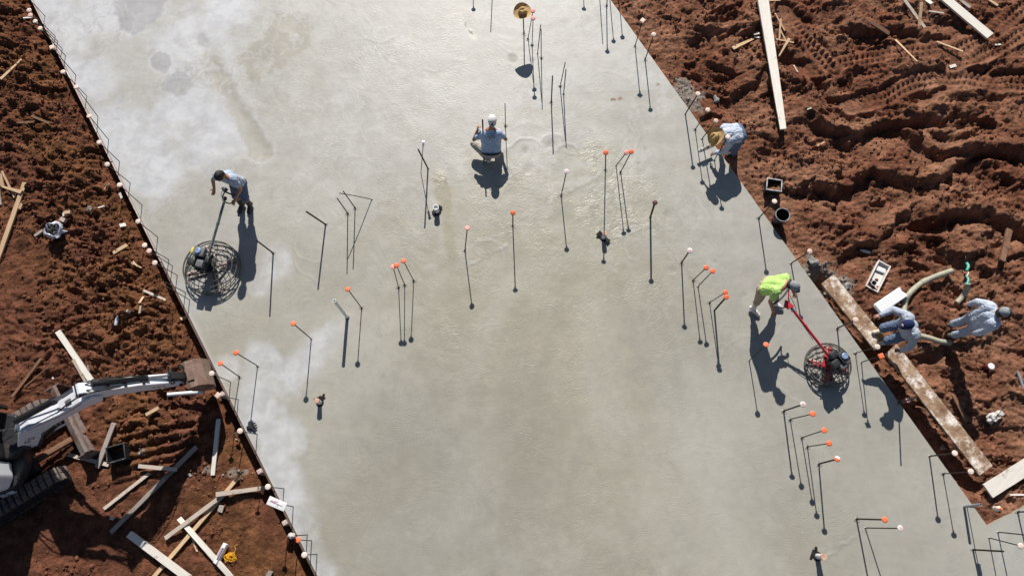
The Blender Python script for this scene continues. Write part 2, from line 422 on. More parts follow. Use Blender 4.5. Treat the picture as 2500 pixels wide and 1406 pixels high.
def polyline(x, y, pts):
    bd = np.full(x.shape, 1e9); bs = np.zeros(x.shape); sgn = np.zeros(x.shape); acc = 0
    for a, b in zip(pts[:-1], pts[1:]):
        a = np.asarray(a); b = np.asarray(b); d = b-a; L = np.hypot(*d)
        t = np.clip(((x-a[0])*d[0]+(y-a[1])*d[1])/L**2, 0, 1)
        q = np.hypot(x-a[0]-t*d[0], y-a[1]-t*d[1]); k = q < bd
        bd = np.where(k, q, bd); bs = np.where(k, acc+t*L, bs)
        sgn = np.where(k, np.sign((y-a[1])*d[0]-(x-a[0])*d[1]), sgn); acc += L
    return bd, bs, sgn
PITS = []
_pr = np.random.default_rng(21)
for _ in range(95):
    px, py = _pr.uniform(1900, 2500), _pr.uniform(430, 1000)
    if px < 1890+(py-430)*0.72: continue
    PITS.append((P(px, py)[:2], _pr.uniform(0, math.pi), _pr.uniform(.13, .24), _pr.uniform(.07, .11), _pr.uniform(.05, .11)))
for _ in range(26):
    px, py = _pr.uniform(1560, 2480), _pr.uniform(10, 430)
    if px < 1530+py*0.72: continue
    PITS.append((P(px, py)[:2], _pr.uniform(-.4, .4), _pr.uniform(.15, .35), _pr.uniform(.07, .14), _pr.uniform(.05, .11)))
for _ in range(22):
    px, py = _pr.uniform(0, 420), _pr.uniform(0, 900)
    if px > 40+py*0.45: continue
    PITS.append((P(px, py)[:2], _pr.uniform(-.3, .3), _pr.uniform(.12, .3), _pr.uniform(.06, .12), _pr.uniform(.04, .09)))

def height(x, y, fine=True):
    dl = d_left(x, y); dr = d_right(x, y)
    wx = x+.25*pn(x/1.1, y/1.1, 1); wy = y+.25*pn(x/1.1, y/1.1, 2)
    # ---------------- left of the slab
    n1 = fbm(wx, wy, 1.9, 3, 10)
    bill = np.abs(fbm(wx, wy*1.5, .62, 4, 20)); bill2 = np.abs(fbm(x, y, .22, 3, 24))
    heap = np.exp(-((dl-1.1)/1.15)**2)*sstep(1.6, 3.2, y)          # spoil cast along the edge
    heap = np.maximum(heap, np.exp(-((x+9.0)**2/3.0+(y-3.9)**2/1.6)))
    heap = np.maximum(heap, .9*np.exp(-((x+7.6)**2/1.2+(y-1.9)**2/.5)))
    heap = np.maximum(heap, .75*sstep(6.5, 8.5, y))
    hl = -.37+.05*n1+heap*(.10+.22*bill+.10*bill2)+.035*bill*(1-heap)+.012*bill2
    rows = pn(x*.9, (y-.25*x)*4.3, 31)                               # rough raked rows near the top left
    hl = hl+.05*rows*sstep(7.5, 9.5, y)
    rk = np.exp(-(((x+7.35)/.95)**4+((y-1.32-.18*(x+7.35))/.55)**4))  # cleat marks
    hl = hl+rk*.055*np.sin((y-.2*x)*2*math.pi/.21)
    hl = hl-.22*np.exp(-((dl-.08)/.26)**2)
    cr = np.abs(pn(wx/.45, wy/.28, 33)); hl = hl-.022*(1-sstep(0, .06, cr))*(1-heap)
    # ---------------- right of the slab
    m1 = fbm(wx, wy, 2.2, 3, 40)
    far = sstep(.25, 1.3, dr)
    qd = fbm(wx*.75+.2*wy, wy*1.35, 1.15, 6, 41, .56)
    terr = sum(sstep(t-.045, t+.045, qd) for t in (-.34, -.05, .26))*.07
    hr = -.26+.09*m1*far+far*terr
    ruts = np.abs(fbm(wx, wy*1.5, .50, 5, 44)); r2 = np.abs(fbm(x, y*1.2, .20, 4, 47))
    hr = hr+far*(.045*ruts+.045*r2)+(1-far)*(.11+.05*ruts+.05*r2)
    sm = sstep(.02, .28, fbm(wx*.8, wy*1.3, 1.0, 3, 52))*far             # scraped, smeared faces
    hr = hr*(1-.65*sm)+.65*sm*(-.12+.09*m1+.012*np.sin((wy+.3*wx)*2*math.pi/.09+3*pn(x/.7, y/.7, 53)))
    for pts, w, h in RIDGES:
        bd, bs, sg = polyline(wx+.10*pn(x/.28, y/.28, 54), wy+.10*pn(x/.28, y/.28, 56), pts); sd = bd*sg
        prof = np.where(sd > 0, np.exp(-(bd/(w*1.7))**2), np.exp(-(bd/(w*.42))**2))
        hr = hr+far*h*prof*(.75+.5*pn(bs*2.2, bs*0+3.3, 50))
        hr = hr-far*h*.75*np.exp(-((sd+w*.9)/(w*.7))**2)
    for a, b in PLANKS:
        q, t = seg_dist(x+.18, y+.10, a, b)
        hr = hr-.30*(1-sstep(.18, .46, q))
    hr = np.where(dr < .35, np.minimum(hr, -.03-.04*ruts), hr)
    side = dl > -4.5
    h = np.where(side, hl, hr)
    for c, a, lx, ly, dep in PITS:
        k = (np.abs(x-c[0]) < .5) & (np.abs(y-c[1]) < .5)
        if not k.any(): continue
        ux = (x[k]-c[0])*math.cos(a)+(y[k]-c[1])*math.sin(a); uy = -(x[k]-c[0])*math.sin(a)+(y[k]-c[1])*math.cos(a)
        e = np.sqrt((ux/lx)**2+(uy/ly)**2)*(1+.55*pn(x[k]/.16, y[k]/.16, 55))
        h[k] += -dep*(1-sstep(.65, 1.0, e))+.3*dep*np.exp(-((e-1.25)/.22)**2)
    trk = np.zeros(x.shape)
    for pts in TRACKS:
        bd, bs, sg = polyline(x+.05*pn(x/.5, y/.5, 57), y+.05*pn(x/.5, y/.5, 58), pts); sd = bd*sg; ins = 1-sstep(.20, .30, bd)
        fade = .55+.9*np.clip(pn(bs/.9, bs*0+5.1, 59)+.25, -.5, .5)
        cl = np.where(sd > .01, (.5+.5*np.sin(bs*2*math.pi/.135))**1.5*sstep(.02, .05, bd)*(1-sstep(.13, .17, bd)), (.5+.5*np.sin(bs*2*math.pi/.135+2.2))**1.5*.7*sstep(.03, .06, bd)*(1-sstep(.10, .14, bd)))
        h = h*(1-ins)+ins*(-.13+.06*m1+.095*cl*fade); h = h+.07*np.exp(-((sd+.27)/.06)**2)*(bd < .5); trk = np.maximum(trk, ins)
    if fine:
        f1 = np.abs(fbm(x, y, .12, 3, 60)); rough = np.where(side, .35+.65*heap, .85*sstep(.1, .8, dr)+.25)
        rough = rough*(1-.75*trk)
        h = h+.044*f1*rough+.020*np.abs(pn(x*13, y*13, 63))*rough+.008*pn(x*24, y*24, 64)*rough
    return h

# ------------------------------------------------------------------ the ground: one sheet, fine where it is seen, out to the horizon
def axis(lo, hi, st):
    mid = np.arange(lo, hi+st/2, st)
    g = np.cumsum(np.concatenate([np.full(100, .08), np.geomspace(.1, 190, 34)]))
    return np.concatenate([(mid[0]-g)[::-1], mid, mid[-1]+g])
GX = axis(-12.7, 13.0, .027); GY = axis(-2.3, 12.8, .027)
X, Y = np.meshgrid(GX, GY)
inner = (X > -20.9) & (X < 21.2) & (Y > -10.5) & (Y < 21.0)
Z = np.full(X.shape, -.33)
Z[inner] = height(X[inner], Y[inner])
fall = np.clip((np.maximum(np.maximum(-18.6-X, X-18.9), np.maximum(-8.2-Y, Y-18.7)))/2.0, 0, 1)
Z = Z*(1-fall)+fall*(-.3+.12*fbm(X, Y, 7, 3, 70))
far_away = sstep(60, 900, np.hypot(X, Y))
Z = Z*(1-far_away)-.3*far_away
under = (d_left(X, Y) < -.05) & (np.where(Y > RB[1]-.03, d_right(X, Y) < -.05, True))
under |= (X > RB[0]) & (Y < notch_y(X)-.05)
under &= (Y > -6.2) & (Y < 18.2) & (X < 19.9)
Z[under] = np.minimum(Z[under], -.42)
ny, nx = X.shape
idx = np.arange(nx*ny).reshape(ny, nx)
quads = np.stack([idx[:-1, :-1], idx[:-1, 1:], idx[1:, 1:], idx[1:, :-1]], -1).reshape(-1, 4)
me = bpy.data.meshes.new('ground')
me.vertices.add(nx*ny); me.vertices.foreach_set('co', np.stack([X, Y, Z], -1).astype(np.float32).ravel())
# inside the slab's footprint the sheet is not needed (the slab is cast on its own bed)
ku = under.ravel()[quads].all(1)
quads = quads[~ku]
me.loops.add(len(quads)*4); me.loops.foreach_set('vertex_index', quads.astype(np.int32).ravel())
me.polygons.add(len(quads)); me.polygons.foreach_set('loop_start', np.arange(0, len(quads)*4, 4, dtype=np.int32))
me.polygons.foreach_set('use_smooth', np.ones(len(quads), bool))
me.update(calc_edges=True)
# soil colour: damp red-brown, dry tan crumbs, grey spill; only where the soil itself differs
XI, YI = X.ravel(), Y.ravel()
n_a = fbm(XI, YI, 1.3, 4, 80); n_b = fbm(XI, YI, .28, 3, 85)
_in = 1-np.clip(np.maximum(np.maximum(-17-XI, XI-17), np.maximum(-7-YI, YI-17))/3, 0, 1); n_a = n_a*_in; n_b = n_b*_in
leftside = d_left(XI, YI) > -4.5
heapm = np.exp(-((d_left(XI, YI)-1.3)/1.3)**2)
c_red = np.array([.214, .085, .048]); c_dry = np.array([.335, .166, .100]); c_och = np.array([.200, .086, .038])
c_och2 = np.array([.178, .070, .040])
w1 = np.clip(.5+.9*n_a, 0, 1)[:, None]; w2 = np.clip(.42+1.1*n_b, 0, 1)[:, None]
cR = (c_red*(1-w1)+c_dry*w1)*(1-.40*(1-w2))
cL = (c_och2*(1-w1)+c_red*.92*w1); wl = (np.clip(heapm*1.3*(.5+.9*n_a), 0, 1)*leftside)[:, None]
cL = (cL*(1-wl)+c_och*wl)*(1-.45*(1-w2))
soil = np.where(leftside[:, None], cL, cR)
def spill(px, py, r, col, amt=.9):
    global soil
    c = P(px, py); q = np.hypot(XI-c[0], YI-c[1])/r+.55*n_b+.3*n_a
    w = (amt*(1-sstep(.55, .9, q)))[:, None]; soil = soil*(1-w)+np.asarray(col)*w
GREY = (.26, .215, .18)
for a in ((1985, 655, .42), (2055, 690, .3), (1682, 225, .38), (1668, 200, .25), (1700, 255, .2), (490, 1146, .1), (553, 1154, .12), (584, 1150, .1), (1668, 215, .3),
          (2030, 665, .25), (330, 1105, .12)):
    spill(*a, GREY)
attr = me.color_attributes.new('Soil', 'FLOAT_COLOR', 'POINT')
attr.data.foreach_set('color', np.concatenate([soil, np.ones((len(soil), 1))], 1).astype(np.float32).ravel())
gm = bpy.data.materials.new('soil'); gm.use_nodes = True; MATS['soil'] = gm
nt = gm.node_tree; n = nt.nodes; L = nt.links; b = n['Principled BSDF']; b.inputs['Roughness'].default_value = .95; b.inputs['Specular IOR Level'].default_value = .15
at = n.new('ShaderNodeAttribute'); at.attribute_name = 'Soil'
tc = n.new('ShaderNodeTexCoord')
t1 = n.new('ShaderNodeTexNoise'); t1.inputs['Scale'].default_value = 16; t1.inputs['Detail'].default_value = 8; t1.inputs['Roughness'].default_value = .75
L.new(tc.outputs['Object'], t1.inputs['Vector'])
mr = n.new('ShaderNodeMapRange'); mr.inputs[1].default_value = .3; mr.inputs[2].default_value = .72; mr.inputs[3].default_value = .5; mr.inputs[4].default_value = 1.5
L.new(t1.outputs['Fac'], mr.inputs[0])
mu = n.new('ShaderNodeVectorMath'); mu.operation = 'SCALE'; L.new(at.outputs['Color'], mu.inputs[0]); L.new(mr.outputs[0], mu.inputs['Scale'])
L.new(mu.outputs[0], b.inputs['Base Color'])
t2 = n.new('ShaderNodeTexNoise'); t2.inputs['Scale'].default_value = 22; t2.inputs['Detail'].default_value = 6; t2.inputs['Roughness'].default_value = .7
L.new(tc.outputs['Object'], t2.inputs['Vector'])
bp = n.new('ShaderNodeBump'); bp.inputs['Strength'].default_value = .9; bp.inputs['Distance'].default_value = .045
L.new(t2.outputs['Fac'], bp.inputs['Height']); L.new(bp.outputs[0], b.inputs['Normal'])
me.materials.append(gm)
ground = bpy.data.objects.new('ground', me); COL.objects.link(ground); tag(ground, kind='structure')
def gz(x, y):
    i = np.clip(np.searchsorted(GX, x)-1, 0, nx-2); j = np.clip(np.searchsorted(GY, y)-1, 0, ny-2)
    return float(max(Z[j, i], Z[j, i+1], Z[j+1, i], Z[j+1, i+1]))
def G(px, py, lift=0.0):                         # the point of the ground seen at a picture point
    z = -.2
    for _ in range(12):
        p = P(px, py, z); z = .5*z+.5*gz(p[0], p[1])
    p = P(px, py, z); p[2] += lift
    return p

# loose clods lying on the soil: nobody could count them
_g = 1.618; ICO = np.array([(-1, _g, 0), (1, _g, 0), (-1, -_g, 0), (1, -_g, 0), (0, -1, _g), (0, 1, _g), (0, -1, -_g), (0, 1, -_g), (_g, 0, -1), (_g, 0, 1), (-_g, 0, -1), (-_g, 0, 1)])/1.9
ICF = np.array([(0, 11, 5), (0, 5, 1), (0, 1, 7), (0, 7, 10), (0, 10, 11), (1, 5, 9), (5, 11, 4), (11, 10, 2), (10, 7, 6), (7, 1, 8), (3, 9, 4), (3, 4, 2), (3, 2, 6), (3, 6, 8), (3, 8, 9), (4, 9, 5), (2, 4, 11), (6, 2, 10), (8, 6, 7), (9, 8, 1)])
def scatter_clods(name, pts, sizes, m, seed):
    r = np.random.default_rng(seed); k = len(pts)
    v = ICO[None]*(1+r.uniform(-.38, .38, (k, 12, 1)))*r.uniform(.6, 1.25, (k, 1, 3))*sizes[:, None, None]
    a = r.uniform(0, 2*math.pi, k); c, s = np.cos(a)[:, None], np.sin(a)[:, None]
    v = np.stack([v[..., 0]*c-v[..., 1]*s, v[..., 0]*s+v[..., 1]*c, v[..., 2]], -1)+pts[:, None]
    f = (ICF[None]+(np.arange(k)*12)[:, None, None]).reshape(-1, 3)
    me = bpy.data.meshes.new(name); me.vertices.add(k*12); me.vertices.foreach_set('co', v.astype(np.float32).ravel())
    me.loops.add(len(f)*3); me.loops.foreach_set('vertex_index', f.astype(np.int32).ravel())
    me.polygons.add(len(f)); me.polygons.foreach_set('loop_start', np.arange(0, len(f)*3, 3, dtype=np.int32))
    me.update(calc_edges=True)
    me.materials.append(MATS[m])
    o = bpy.data.objects.new(name, me); COL.objects.link(o); return o
mat('clod', (.23, .098, .054), (.10, .040, .023), .95, 3.5, .5, 40, spec=.15)
cand = np.stack([rng.uniform(-12.6, 12.9, 150000), rng.uniform(-2.2, 12.6, 150000)], 1)
dl = d_left(cand[:, 0], cand[:, 1]); dr = d_right(cand[:, 0], cand[:, 1])
nn = fbm(cand[:, 0], cand[:, 1], .8, 2, 90)
keepL = (dl > .22) & (rng.uniform(0, 1, len(cand)) < np.clip(.10+.55*np.exp(-((dl-1.3)/1.3)**2)*sstep(1, 3, cand[:, 1])+.35*nn, .015, 1)*.55)
keepR = (dr > .12) & (cand[:, 1] > -.9) & (cand[:, 1] > notch_y(cand[:, 0])+.1) & (rng.uniform(0, 1, len(cand)) < np.clip(.10+.5*nn, .01, 1)*.5)
cp = cand[keepL | keepR]
cs = np.clip(rng.lognormal(math.log(.017), .5, len(cp)), .008, .065)
cz = np.array([gz(a, b) for a, b in cp])+cs*.1
tag(scatter_clods('dirt_clods', np.column_stack([cp, cz]), cs, 'clod', 3), 'loose brown clods strewn over the bare dirt', 'dirt clods', kind='stuff')
gp = []
for px, py, r, k in ((490, 1146, .16, 60), (553, 1154, .2, 90), (584, 1150, .16, 60), (476, 1160, .06, 12), (552, 1068, .12, 40), (1684, 222, .35, 160), (1990, 660, .35, 160), (2050, 690, .25, 70), (330, 1105, .12, 40), (617, 1145, .12, 30)):
    c = P(px, py)
    for _ in range(int(k*(.28 if px > 700 else .12))):
        a, q = rng.uniform(0, 2*math.pi), r*math.sqrt(rng.uniform(0, 1)); x, y = c[0]+q*math.cos(a), c[1]+q*math.sin(a)
        if d_left(x, y) > .1 or d_right(x, y) > .05: gp.append((x, y, gz(x, y)+.01))
gp = np.array(gp)
tag(scatter_clods('concrete_crumbs', gp, np.clip(rng.lognormal(math.log(.015), .5, len(gp)), .008, .05), 'concrete_crust', 5), 'grey crumbs of spilled concrete beside the slab', 'concrete crumbs', kind='stuff')

# ------------------------------------------------------------------ the slab: fresh concrete, still wet in the middle
ST = .035
def patch(f_x0, f_x1, ys, nxp):
    u = np.linspace(0, 1, nxp); yy = np.asarray(ys)[:, None]
    x0 = f_x0(yy); x1 = f_x1(yy)
    return x0+(x1-x0)*u[None], np.broadcast_to(yy, (len(ys), nxp))
ysA = np.concatenate([np.arange(RB[1], 12.6, ST), np.linspace(12.7, 18, 40)])
ysB = np.concatenate([np.linspace(-6, -2.2, 40), np.arange(-2.15, RB[1]-ST/2, ST), [RB[1]]])
pa = patch(left_x, right_x, ysA, 400)
pb = patch(left_x, lambda y: RB[0]+0*y, ysB, 400)
xs = np.concatenate([np.arange(0, 1.6, ST), np.linspace(1.7, 10, 30)])
uu = np.linspace(0, 1, 90)
pcx = np.broadcast_to(RB[0]+xs[None], (90, len(xs))); pcy = -6+(notch_y(pcx)+6)*uu[:, None]
SV, SF, off = [], [], 0
for (px_, py_) in (pa, pb, (pcx, pcy)):
    r_, c_ = px_.shape; SV.append(np.stack([px_.ravel(), np.array(py_).ravel()], 1))
    ii = np.arange(r_*c_).reshape(r_, c_)+off; off += r_*c_
    SF.append(np.stack([ii[:-1, :-1], ii[:-1, 1:], ii[1:, 1:], ii[1:, :-1]], -1).reshape(-1, 4))
SV = np.concatenate(SV); SF = np.concatenate(SF); sx, sy = SV[:, 0], SV[:, 1]
wob1 = fbm(sx, sy, .9, 5, 100); wob2 = fbm(sx, sy, .35, 4, 110); big = fbm(sx, sy, 3.0, 3, 120)
# swirls left by the trowel and float: arcs bent by slow noise
wv = pn(sx/.9, sy/.9, 131)*1.2+pn(sx/2.3, sy/2.3, 132)*1.5
swirl = np.sin(2*math.pi*(sy/.16+.35*sx+wv*1.1))*.5+.5*pn(sx*2.2+2*wv, sy*9+6*wv, 133)
def blob(px, py, rx, ry=None, rot=0, soft=.35, wob=.5):
    c = P(px, py); ry = ry or rx; a = rad(rot)
    ux = (sx-c[0])*math.cos(a)+(sy-c[1])*math.sin(a); uy = -(sx-c[0])*math.sin(a)+(sy-c[1])*math.cos(a)
    e = np.hypot(ux/rx, uy/ry)+wob*(.6*wob1+.4*wob2)
    return 1-sstep(1-soft, 1+soft, e)
base = np.array([.338, .320, .270]); col = np.repeat(base[None], len(sx), 0)
rough = np.full(len(sx), .50); rip = np.full(len(sx), .35); hgt = .004*wob1
def lay(w, c, r=None, k=None):
    global col, rough, rip
    w = np.clip(w, 0, 1); col = col*(1-w[:, None])+np.asarray(c)*w[:, None]
    if r is not None: rough = rough*(1-w)+r*w
    if k is not None: rip = rip*(1-w)+k*w
mx = lambda *a: np.maximum.reduce(a)
north = sstep(3.8, 9.0, sy+.10*sx+.8*wob1)
lay(north*.95, (.400, .390, .362), .52, .3)                                  # paler and greyer towards the far end
lay(blob(1350, 820, 3.0, 4.2, 12, .6, .6), (.334, .309, .242), .37, .7)    # still wet, rippled
lay(blob(1030, 170, 2.2, 1.6, 20, .8, .6)*.7, (.402, .390, .355), .45, .55)
lay(blob(1500, 480, 1.5, 1.1, 30, .4, .7)*.9, (.342, .325, .258), .32, 1.1)
lay(blob(1780, 1000, 1.2, 2.4, 40, .6, .8)*.45, (.332, .324, .29), .42, .6)
lay(blob(1080, 1150, 2.4, 2.0, 0, .6, .6)*.7, (.304, .285, .242), .45, .35)
right = sstep(-2.7, -1.2, d_right(sx, sy)+.6*wob1)
lay(right*.8*(sy < 9), (.336, .322, .282), .55, .12)
lay(blob(1900, 700, 1.0, 2.2, 35, .5, .6)*.6, (.314, .303, .275), .55, .1)
bloom = mx(blob(120, 60, .9, 1.6, 30), blob(200, 180, .9, .7, 0), blob(330, 330, 1.0, .8, -20), blob(450, 280, 1.25, .7, 25), blob(380, 420, .6, .8, 20), blob(520, 350, .8, .6, 10, .5),
           blob(470, 100, .9, .8, 0, .5), blob(250, 20, .6, .9, 20), blob(560, 30, .7, .6, 0, .5))
lay(bloom*.88, (.478, .482, .503), .58, .05)
lay(mx(blob(240, 120, .5, .4, 10, .6), blob(170, 110, .3, .25, 0, .6), blob(430, 330, .35, .3, 30, .6))*.6, (.415, .400, .375), .55, .05)
bloom2 = mx(blob(620, 985, .55, .75, 20, .3, .8), blob(690, 1065, .40, .55, 30, .3, .9), blob(645, 880, .35, .45, 20, .4, .9), blob(560, 905, .25, .3, 0, .4, .9), blob(700, 930, .45, .4, 0, .5, .9),
            blob(800, 830, .55, .28, 35, .4, .8), blob(755, 880, .45, .35, 20, .5, .8), blob(700, 1180, .35, .9, 25, .4, .8), blob(745, 1310, .28, .8, 25, .4, .8), blob(790, 1400, .2, .5, 30, .4, .8),
            blob(668, 655, .32, .38, 0, .5, .8), blob(640, 690, .25, .3, 0, .5), blob(470, 720, .35, .5, 20, .5, .9))
lay(bloom2*.75, (.465, .470, .480), .58, .05)
streaks = np.clip(bloom+bloom2, 0, 1)*np.clip(.5+1.6*wob2, 0, 1)
lay(streaks*.35, (.60, .61, .63), .6, .05)
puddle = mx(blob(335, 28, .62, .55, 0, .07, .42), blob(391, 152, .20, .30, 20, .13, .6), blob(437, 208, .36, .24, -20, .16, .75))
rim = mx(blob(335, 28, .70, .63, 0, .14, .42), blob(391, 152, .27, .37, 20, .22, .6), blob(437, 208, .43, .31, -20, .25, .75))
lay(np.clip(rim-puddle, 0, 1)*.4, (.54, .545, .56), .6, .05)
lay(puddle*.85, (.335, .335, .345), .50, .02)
brown = mx(blob(690, 95, .95, .50, 42, .12, .7), blob(640, 145, .55, .45, 30, .15, .8), blob(700, 270, .6, .5, 0, .5, .9)*.5, blob(760, 200, .6, .8, 0, .5, .9)*.35)
lay(brown*.9, (.338, .312, .262), .40, .15)
tr_, tt_ = seg_dist(sx+.10*wob1, sy+.10*wob2, P(490, 100), P(640, 370)); lay((1-sstep(.12, .30, tr_+.08*wob1))*.75*sstep(.0, .2, tt_), (.345, .318, .262), .42, .1)
lay(np.exp(-((tr_-.30)/.05)**2)*.5, (.46, .455, .44), .55); lay(np.exp(-((tr_-.22)/.03)**2)*.3*(wob2 > 0), (.25, .235, .205), .5); hgt = hgt-.012*np.exp(-(tr_/.2)**2)
lay(blob(1080, 470, .17, .55, 8, .3, .5)*.9, (.325, .295, .215), .28, .9); lay(blob(1098, 590, .14, .5, 12, .3, .5)*.9, (.325, .295, .220), .3, .5)
lay(blob(945, 510, .25, .3, 0, .5, .6)*.6, (.325, .30, .235), .35, .6)
lay(blob(520, 640, 1.2, 1.0, 0, .5, .3)*.7, (.352, .335, .305), .5, .1)
for px, py, s in ((1290, 405, .10), (1283, 368, .12), (1240, 418, .07), (1345, 350, .14), (1375, 215, .05), (1300, 150, .07), (1560, 400, .05), (1575, 365, .06), (1700, 545, .04), (1630, 525, .06), (1745, 640, .05), (1640, 660, .08), (1820, 720, .06), (1250, 145, .09)):
    w = blob(px, py, s, s, 0, .6, 1.2); lay(w*.6, (.27, .245, .215), .7, .2); hgt = hgt-.006*w
w = mx(blob(1497, 244, .07, .035, 0, .2, .3), blob(1514, 241, .06, .04, 10, .2, .3), blob(1607, 207, .05, .03, 0, .4, .4)); lay(w*.85, (.22, .12, .075), .8, .1)
w = blob(1155, 90, .22, .10, -60, .3, .6); lay(w*.8, (.33, .31, .25), .35, .2); w = blob(1148, 75, .16, .05, -62, .4, 1.6); lay(w*.7*(wob2 > 0), (.10, .09, .085), .7)
w = blob(500, 110, .1, .28, 25, .4, 1.4); lay(w*.5, (.26, .25, .235), .6)
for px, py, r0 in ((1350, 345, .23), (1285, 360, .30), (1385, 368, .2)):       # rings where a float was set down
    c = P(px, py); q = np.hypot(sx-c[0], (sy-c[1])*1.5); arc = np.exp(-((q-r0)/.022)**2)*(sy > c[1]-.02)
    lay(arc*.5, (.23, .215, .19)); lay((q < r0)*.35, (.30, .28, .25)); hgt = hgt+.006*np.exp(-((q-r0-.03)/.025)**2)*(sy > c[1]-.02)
col *= (1+.05*big+.045*wob2+.03*swirl*np.clip(1.2-rip, .2, 1))[:, None]
mott = fbm(sx, sy, .55, 5, 140, .6); lay(np.clip(mott-.1, 0, 1)*.5*north, (.31, .295, .265), .45)
lay(np.clip(-mott-.12, 0, 1)*.55*north, (.47, .465, .445), .55)
_c = P(1450, 420); th_ = np.arctan2(sx-_c[0], _c[1]-sy); rr_ = np.hypot(sx-_c[0], sy-_c[1])
fan = fbm(th_*3.2, rr_/5, .9, 3, 170)*sstep(1.0, 3.0, rr_)*(1-sstep(3.5, 6.5, sy))
lay(np.clip(fan-.05, 0, 1)*.85, (.398, .378, .325), .46, .3); lay(np.clip(-fan-.05, 0, 1)*.85, (.285, .266, .212), .38, .7)
qx = sx+.5*pn(sx/.8, sy/.8, 150)+.22*pn(sx/.3, sy/.3, 151); qy = sy+.5*pn(sx/.8, sy/.8, 152)+.22*pn(sx/.3, sy/.3, 153)
wis = np.clip(1-np.abs(fbm(qx, qy, .8, 4, 155, .6))*5, 0, 1)*sstep(.0, .5, pn(sx/1.6, sy/1.6, 158)+.25)
lay(wis*.40*np.maximum(north*.9, bloom), (.56, .56, .565), .56)
wis2 = np.clip(1-np.abs(fbm(qy*.9, qx*.9, .7, 4, 160, .6))*6, 0, 1)*sstep(.0, .5, pn(sx/1.4, sy/1.4, 163))
lay(wis2*.35, (.255, .245, .215), .5)
arcs = np.sin(2*math.pi*np.hypot(sx-2.5*pn(sx/2.6, sy/2.6, 165), sy-3*pn(sx/2.6, sy/2.6, 166)-20)/.085)*.5+.5
lay(arcs*.16*sstep(.1, .6, pn(sx/1.3, sy/1.3, 168)+.15)*np.clip(1.2-rip, 0, 1), (.46, .445, .41)); hgt = hgt+.0015*arcs*sstep(.1, .6, pn(sx/1.3, sy/1.3, 168)+.15)
def sweep(px, py, r0, r1, a0, a1, amt=.35, tone=(.25, .24, .21), pitch=.045):        # arcs left by a float or trowel blade
    global hgt
    c = P(px, py); dx = sx-c[0]+.05*pn(sx/.3, sy/.3, 180); dy = sy-c[1]+.05*pn(sx/.3, sy/.3, 181); r = np.hypot(dx, dy); a = np.degrees(np.arctan2(dy, dx)) % 360
    da = (a-a0) % 360; w_ = (da < (a1-a0))*sstep(0, 12, da)*sstep(0, 18, (a1-a0)-da)*sstep(r0, r0+.04, r)*(1-sstep(r1-.06, r1, r))
    ln = (.5+.5*np.sin(2*math.pi*r/pitch+2*pn(sx/.2, sy/.2, 182)))*np.clip(.6+pn(r/.03, a/40, 183), 0, 1)
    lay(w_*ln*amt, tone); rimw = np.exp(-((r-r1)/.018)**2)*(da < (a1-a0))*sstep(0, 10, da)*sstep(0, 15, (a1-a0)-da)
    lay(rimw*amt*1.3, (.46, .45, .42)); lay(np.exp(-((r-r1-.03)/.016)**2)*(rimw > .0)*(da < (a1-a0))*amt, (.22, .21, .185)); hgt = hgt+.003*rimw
for q in ((1190, 655, .15, .62, 20, 160), (1180, 640, .30, .50, 0, 120), (770, 590, .12, .45, 150, 300), (800, 615, .2, .7, 190, 280), (880, 190, .3, 1.1, 60, 150), (840, 90, .2, .7, 300, 420), (980, 330, .3, .9, 80, 170), (930, 60, .1, .5, 200, 330),
          (1480, 225, .15, .55, 20, 140), (1495, 330, .2, .6, 300, 420), (660, 520, .3, .9, 30, 120), (500, 560, .55, 1.25, 60, 175), (1120, 210, .2, .7, 70, 160), (1060, 120, .2, .6, 240, 340), (1700, 640, .2, .5, 30, 120), (700, 700, .3, .8, 100, 200), (1290, 340, .2, .42, 40, 150),
          (860, 430, .15, .5, 30, 140), (1420, 300, .2, .8, 200, 290), (1570, 600, .1, .4, 100, 250), (1600, 300, .2, .6, 120, 210), (1840, 900, .3, .7, 60, 200), (1990, 880, .45, .95, 110, 260), (1760, 900, .2, .5, 40, 130)):
    sweep(*q, amt=.22)
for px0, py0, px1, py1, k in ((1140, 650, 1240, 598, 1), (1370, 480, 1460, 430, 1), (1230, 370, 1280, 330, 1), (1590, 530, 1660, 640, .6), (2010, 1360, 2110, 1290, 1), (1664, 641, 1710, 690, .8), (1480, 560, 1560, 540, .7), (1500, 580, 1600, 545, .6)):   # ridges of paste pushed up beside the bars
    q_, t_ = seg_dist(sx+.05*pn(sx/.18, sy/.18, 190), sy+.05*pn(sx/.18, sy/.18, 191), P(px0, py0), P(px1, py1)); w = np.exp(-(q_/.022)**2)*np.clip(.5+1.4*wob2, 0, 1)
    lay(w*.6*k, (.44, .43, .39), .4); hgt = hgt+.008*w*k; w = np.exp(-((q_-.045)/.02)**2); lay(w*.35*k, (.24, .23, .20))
spk = sstep(.52, .62, pn(sx/.075, sy/.06, 195))*mx(blob(1640, 560, .9, .7, -40, .8, .5), blob(1500, 500, .8, .6, 0, .8, .5), blob(1720, 690, .5, .7, 0, .8, .5), blob(1300, 200, .5, .8, 0, .8, .5)*.7, blob(1830, 780, .5, .9, 0, .8, .5)*.6)
lay(spk*.45, (.21, .195, .165), .6); hgt = hgt-.004*spk
edge = np.exp(-(np.minimum(-d_left(sx, sy), 9)/.06)**2); lay(edge*.5, (.47, .45, .43), .7, .1)
col[(sx > RB[0]) & (sy < notch_y(sx))] *= np.array([1.0, 1.02, 1.06])
nv = len(sx); n_top = nv
V3 = np.column_stack([sx, sy, hgt])
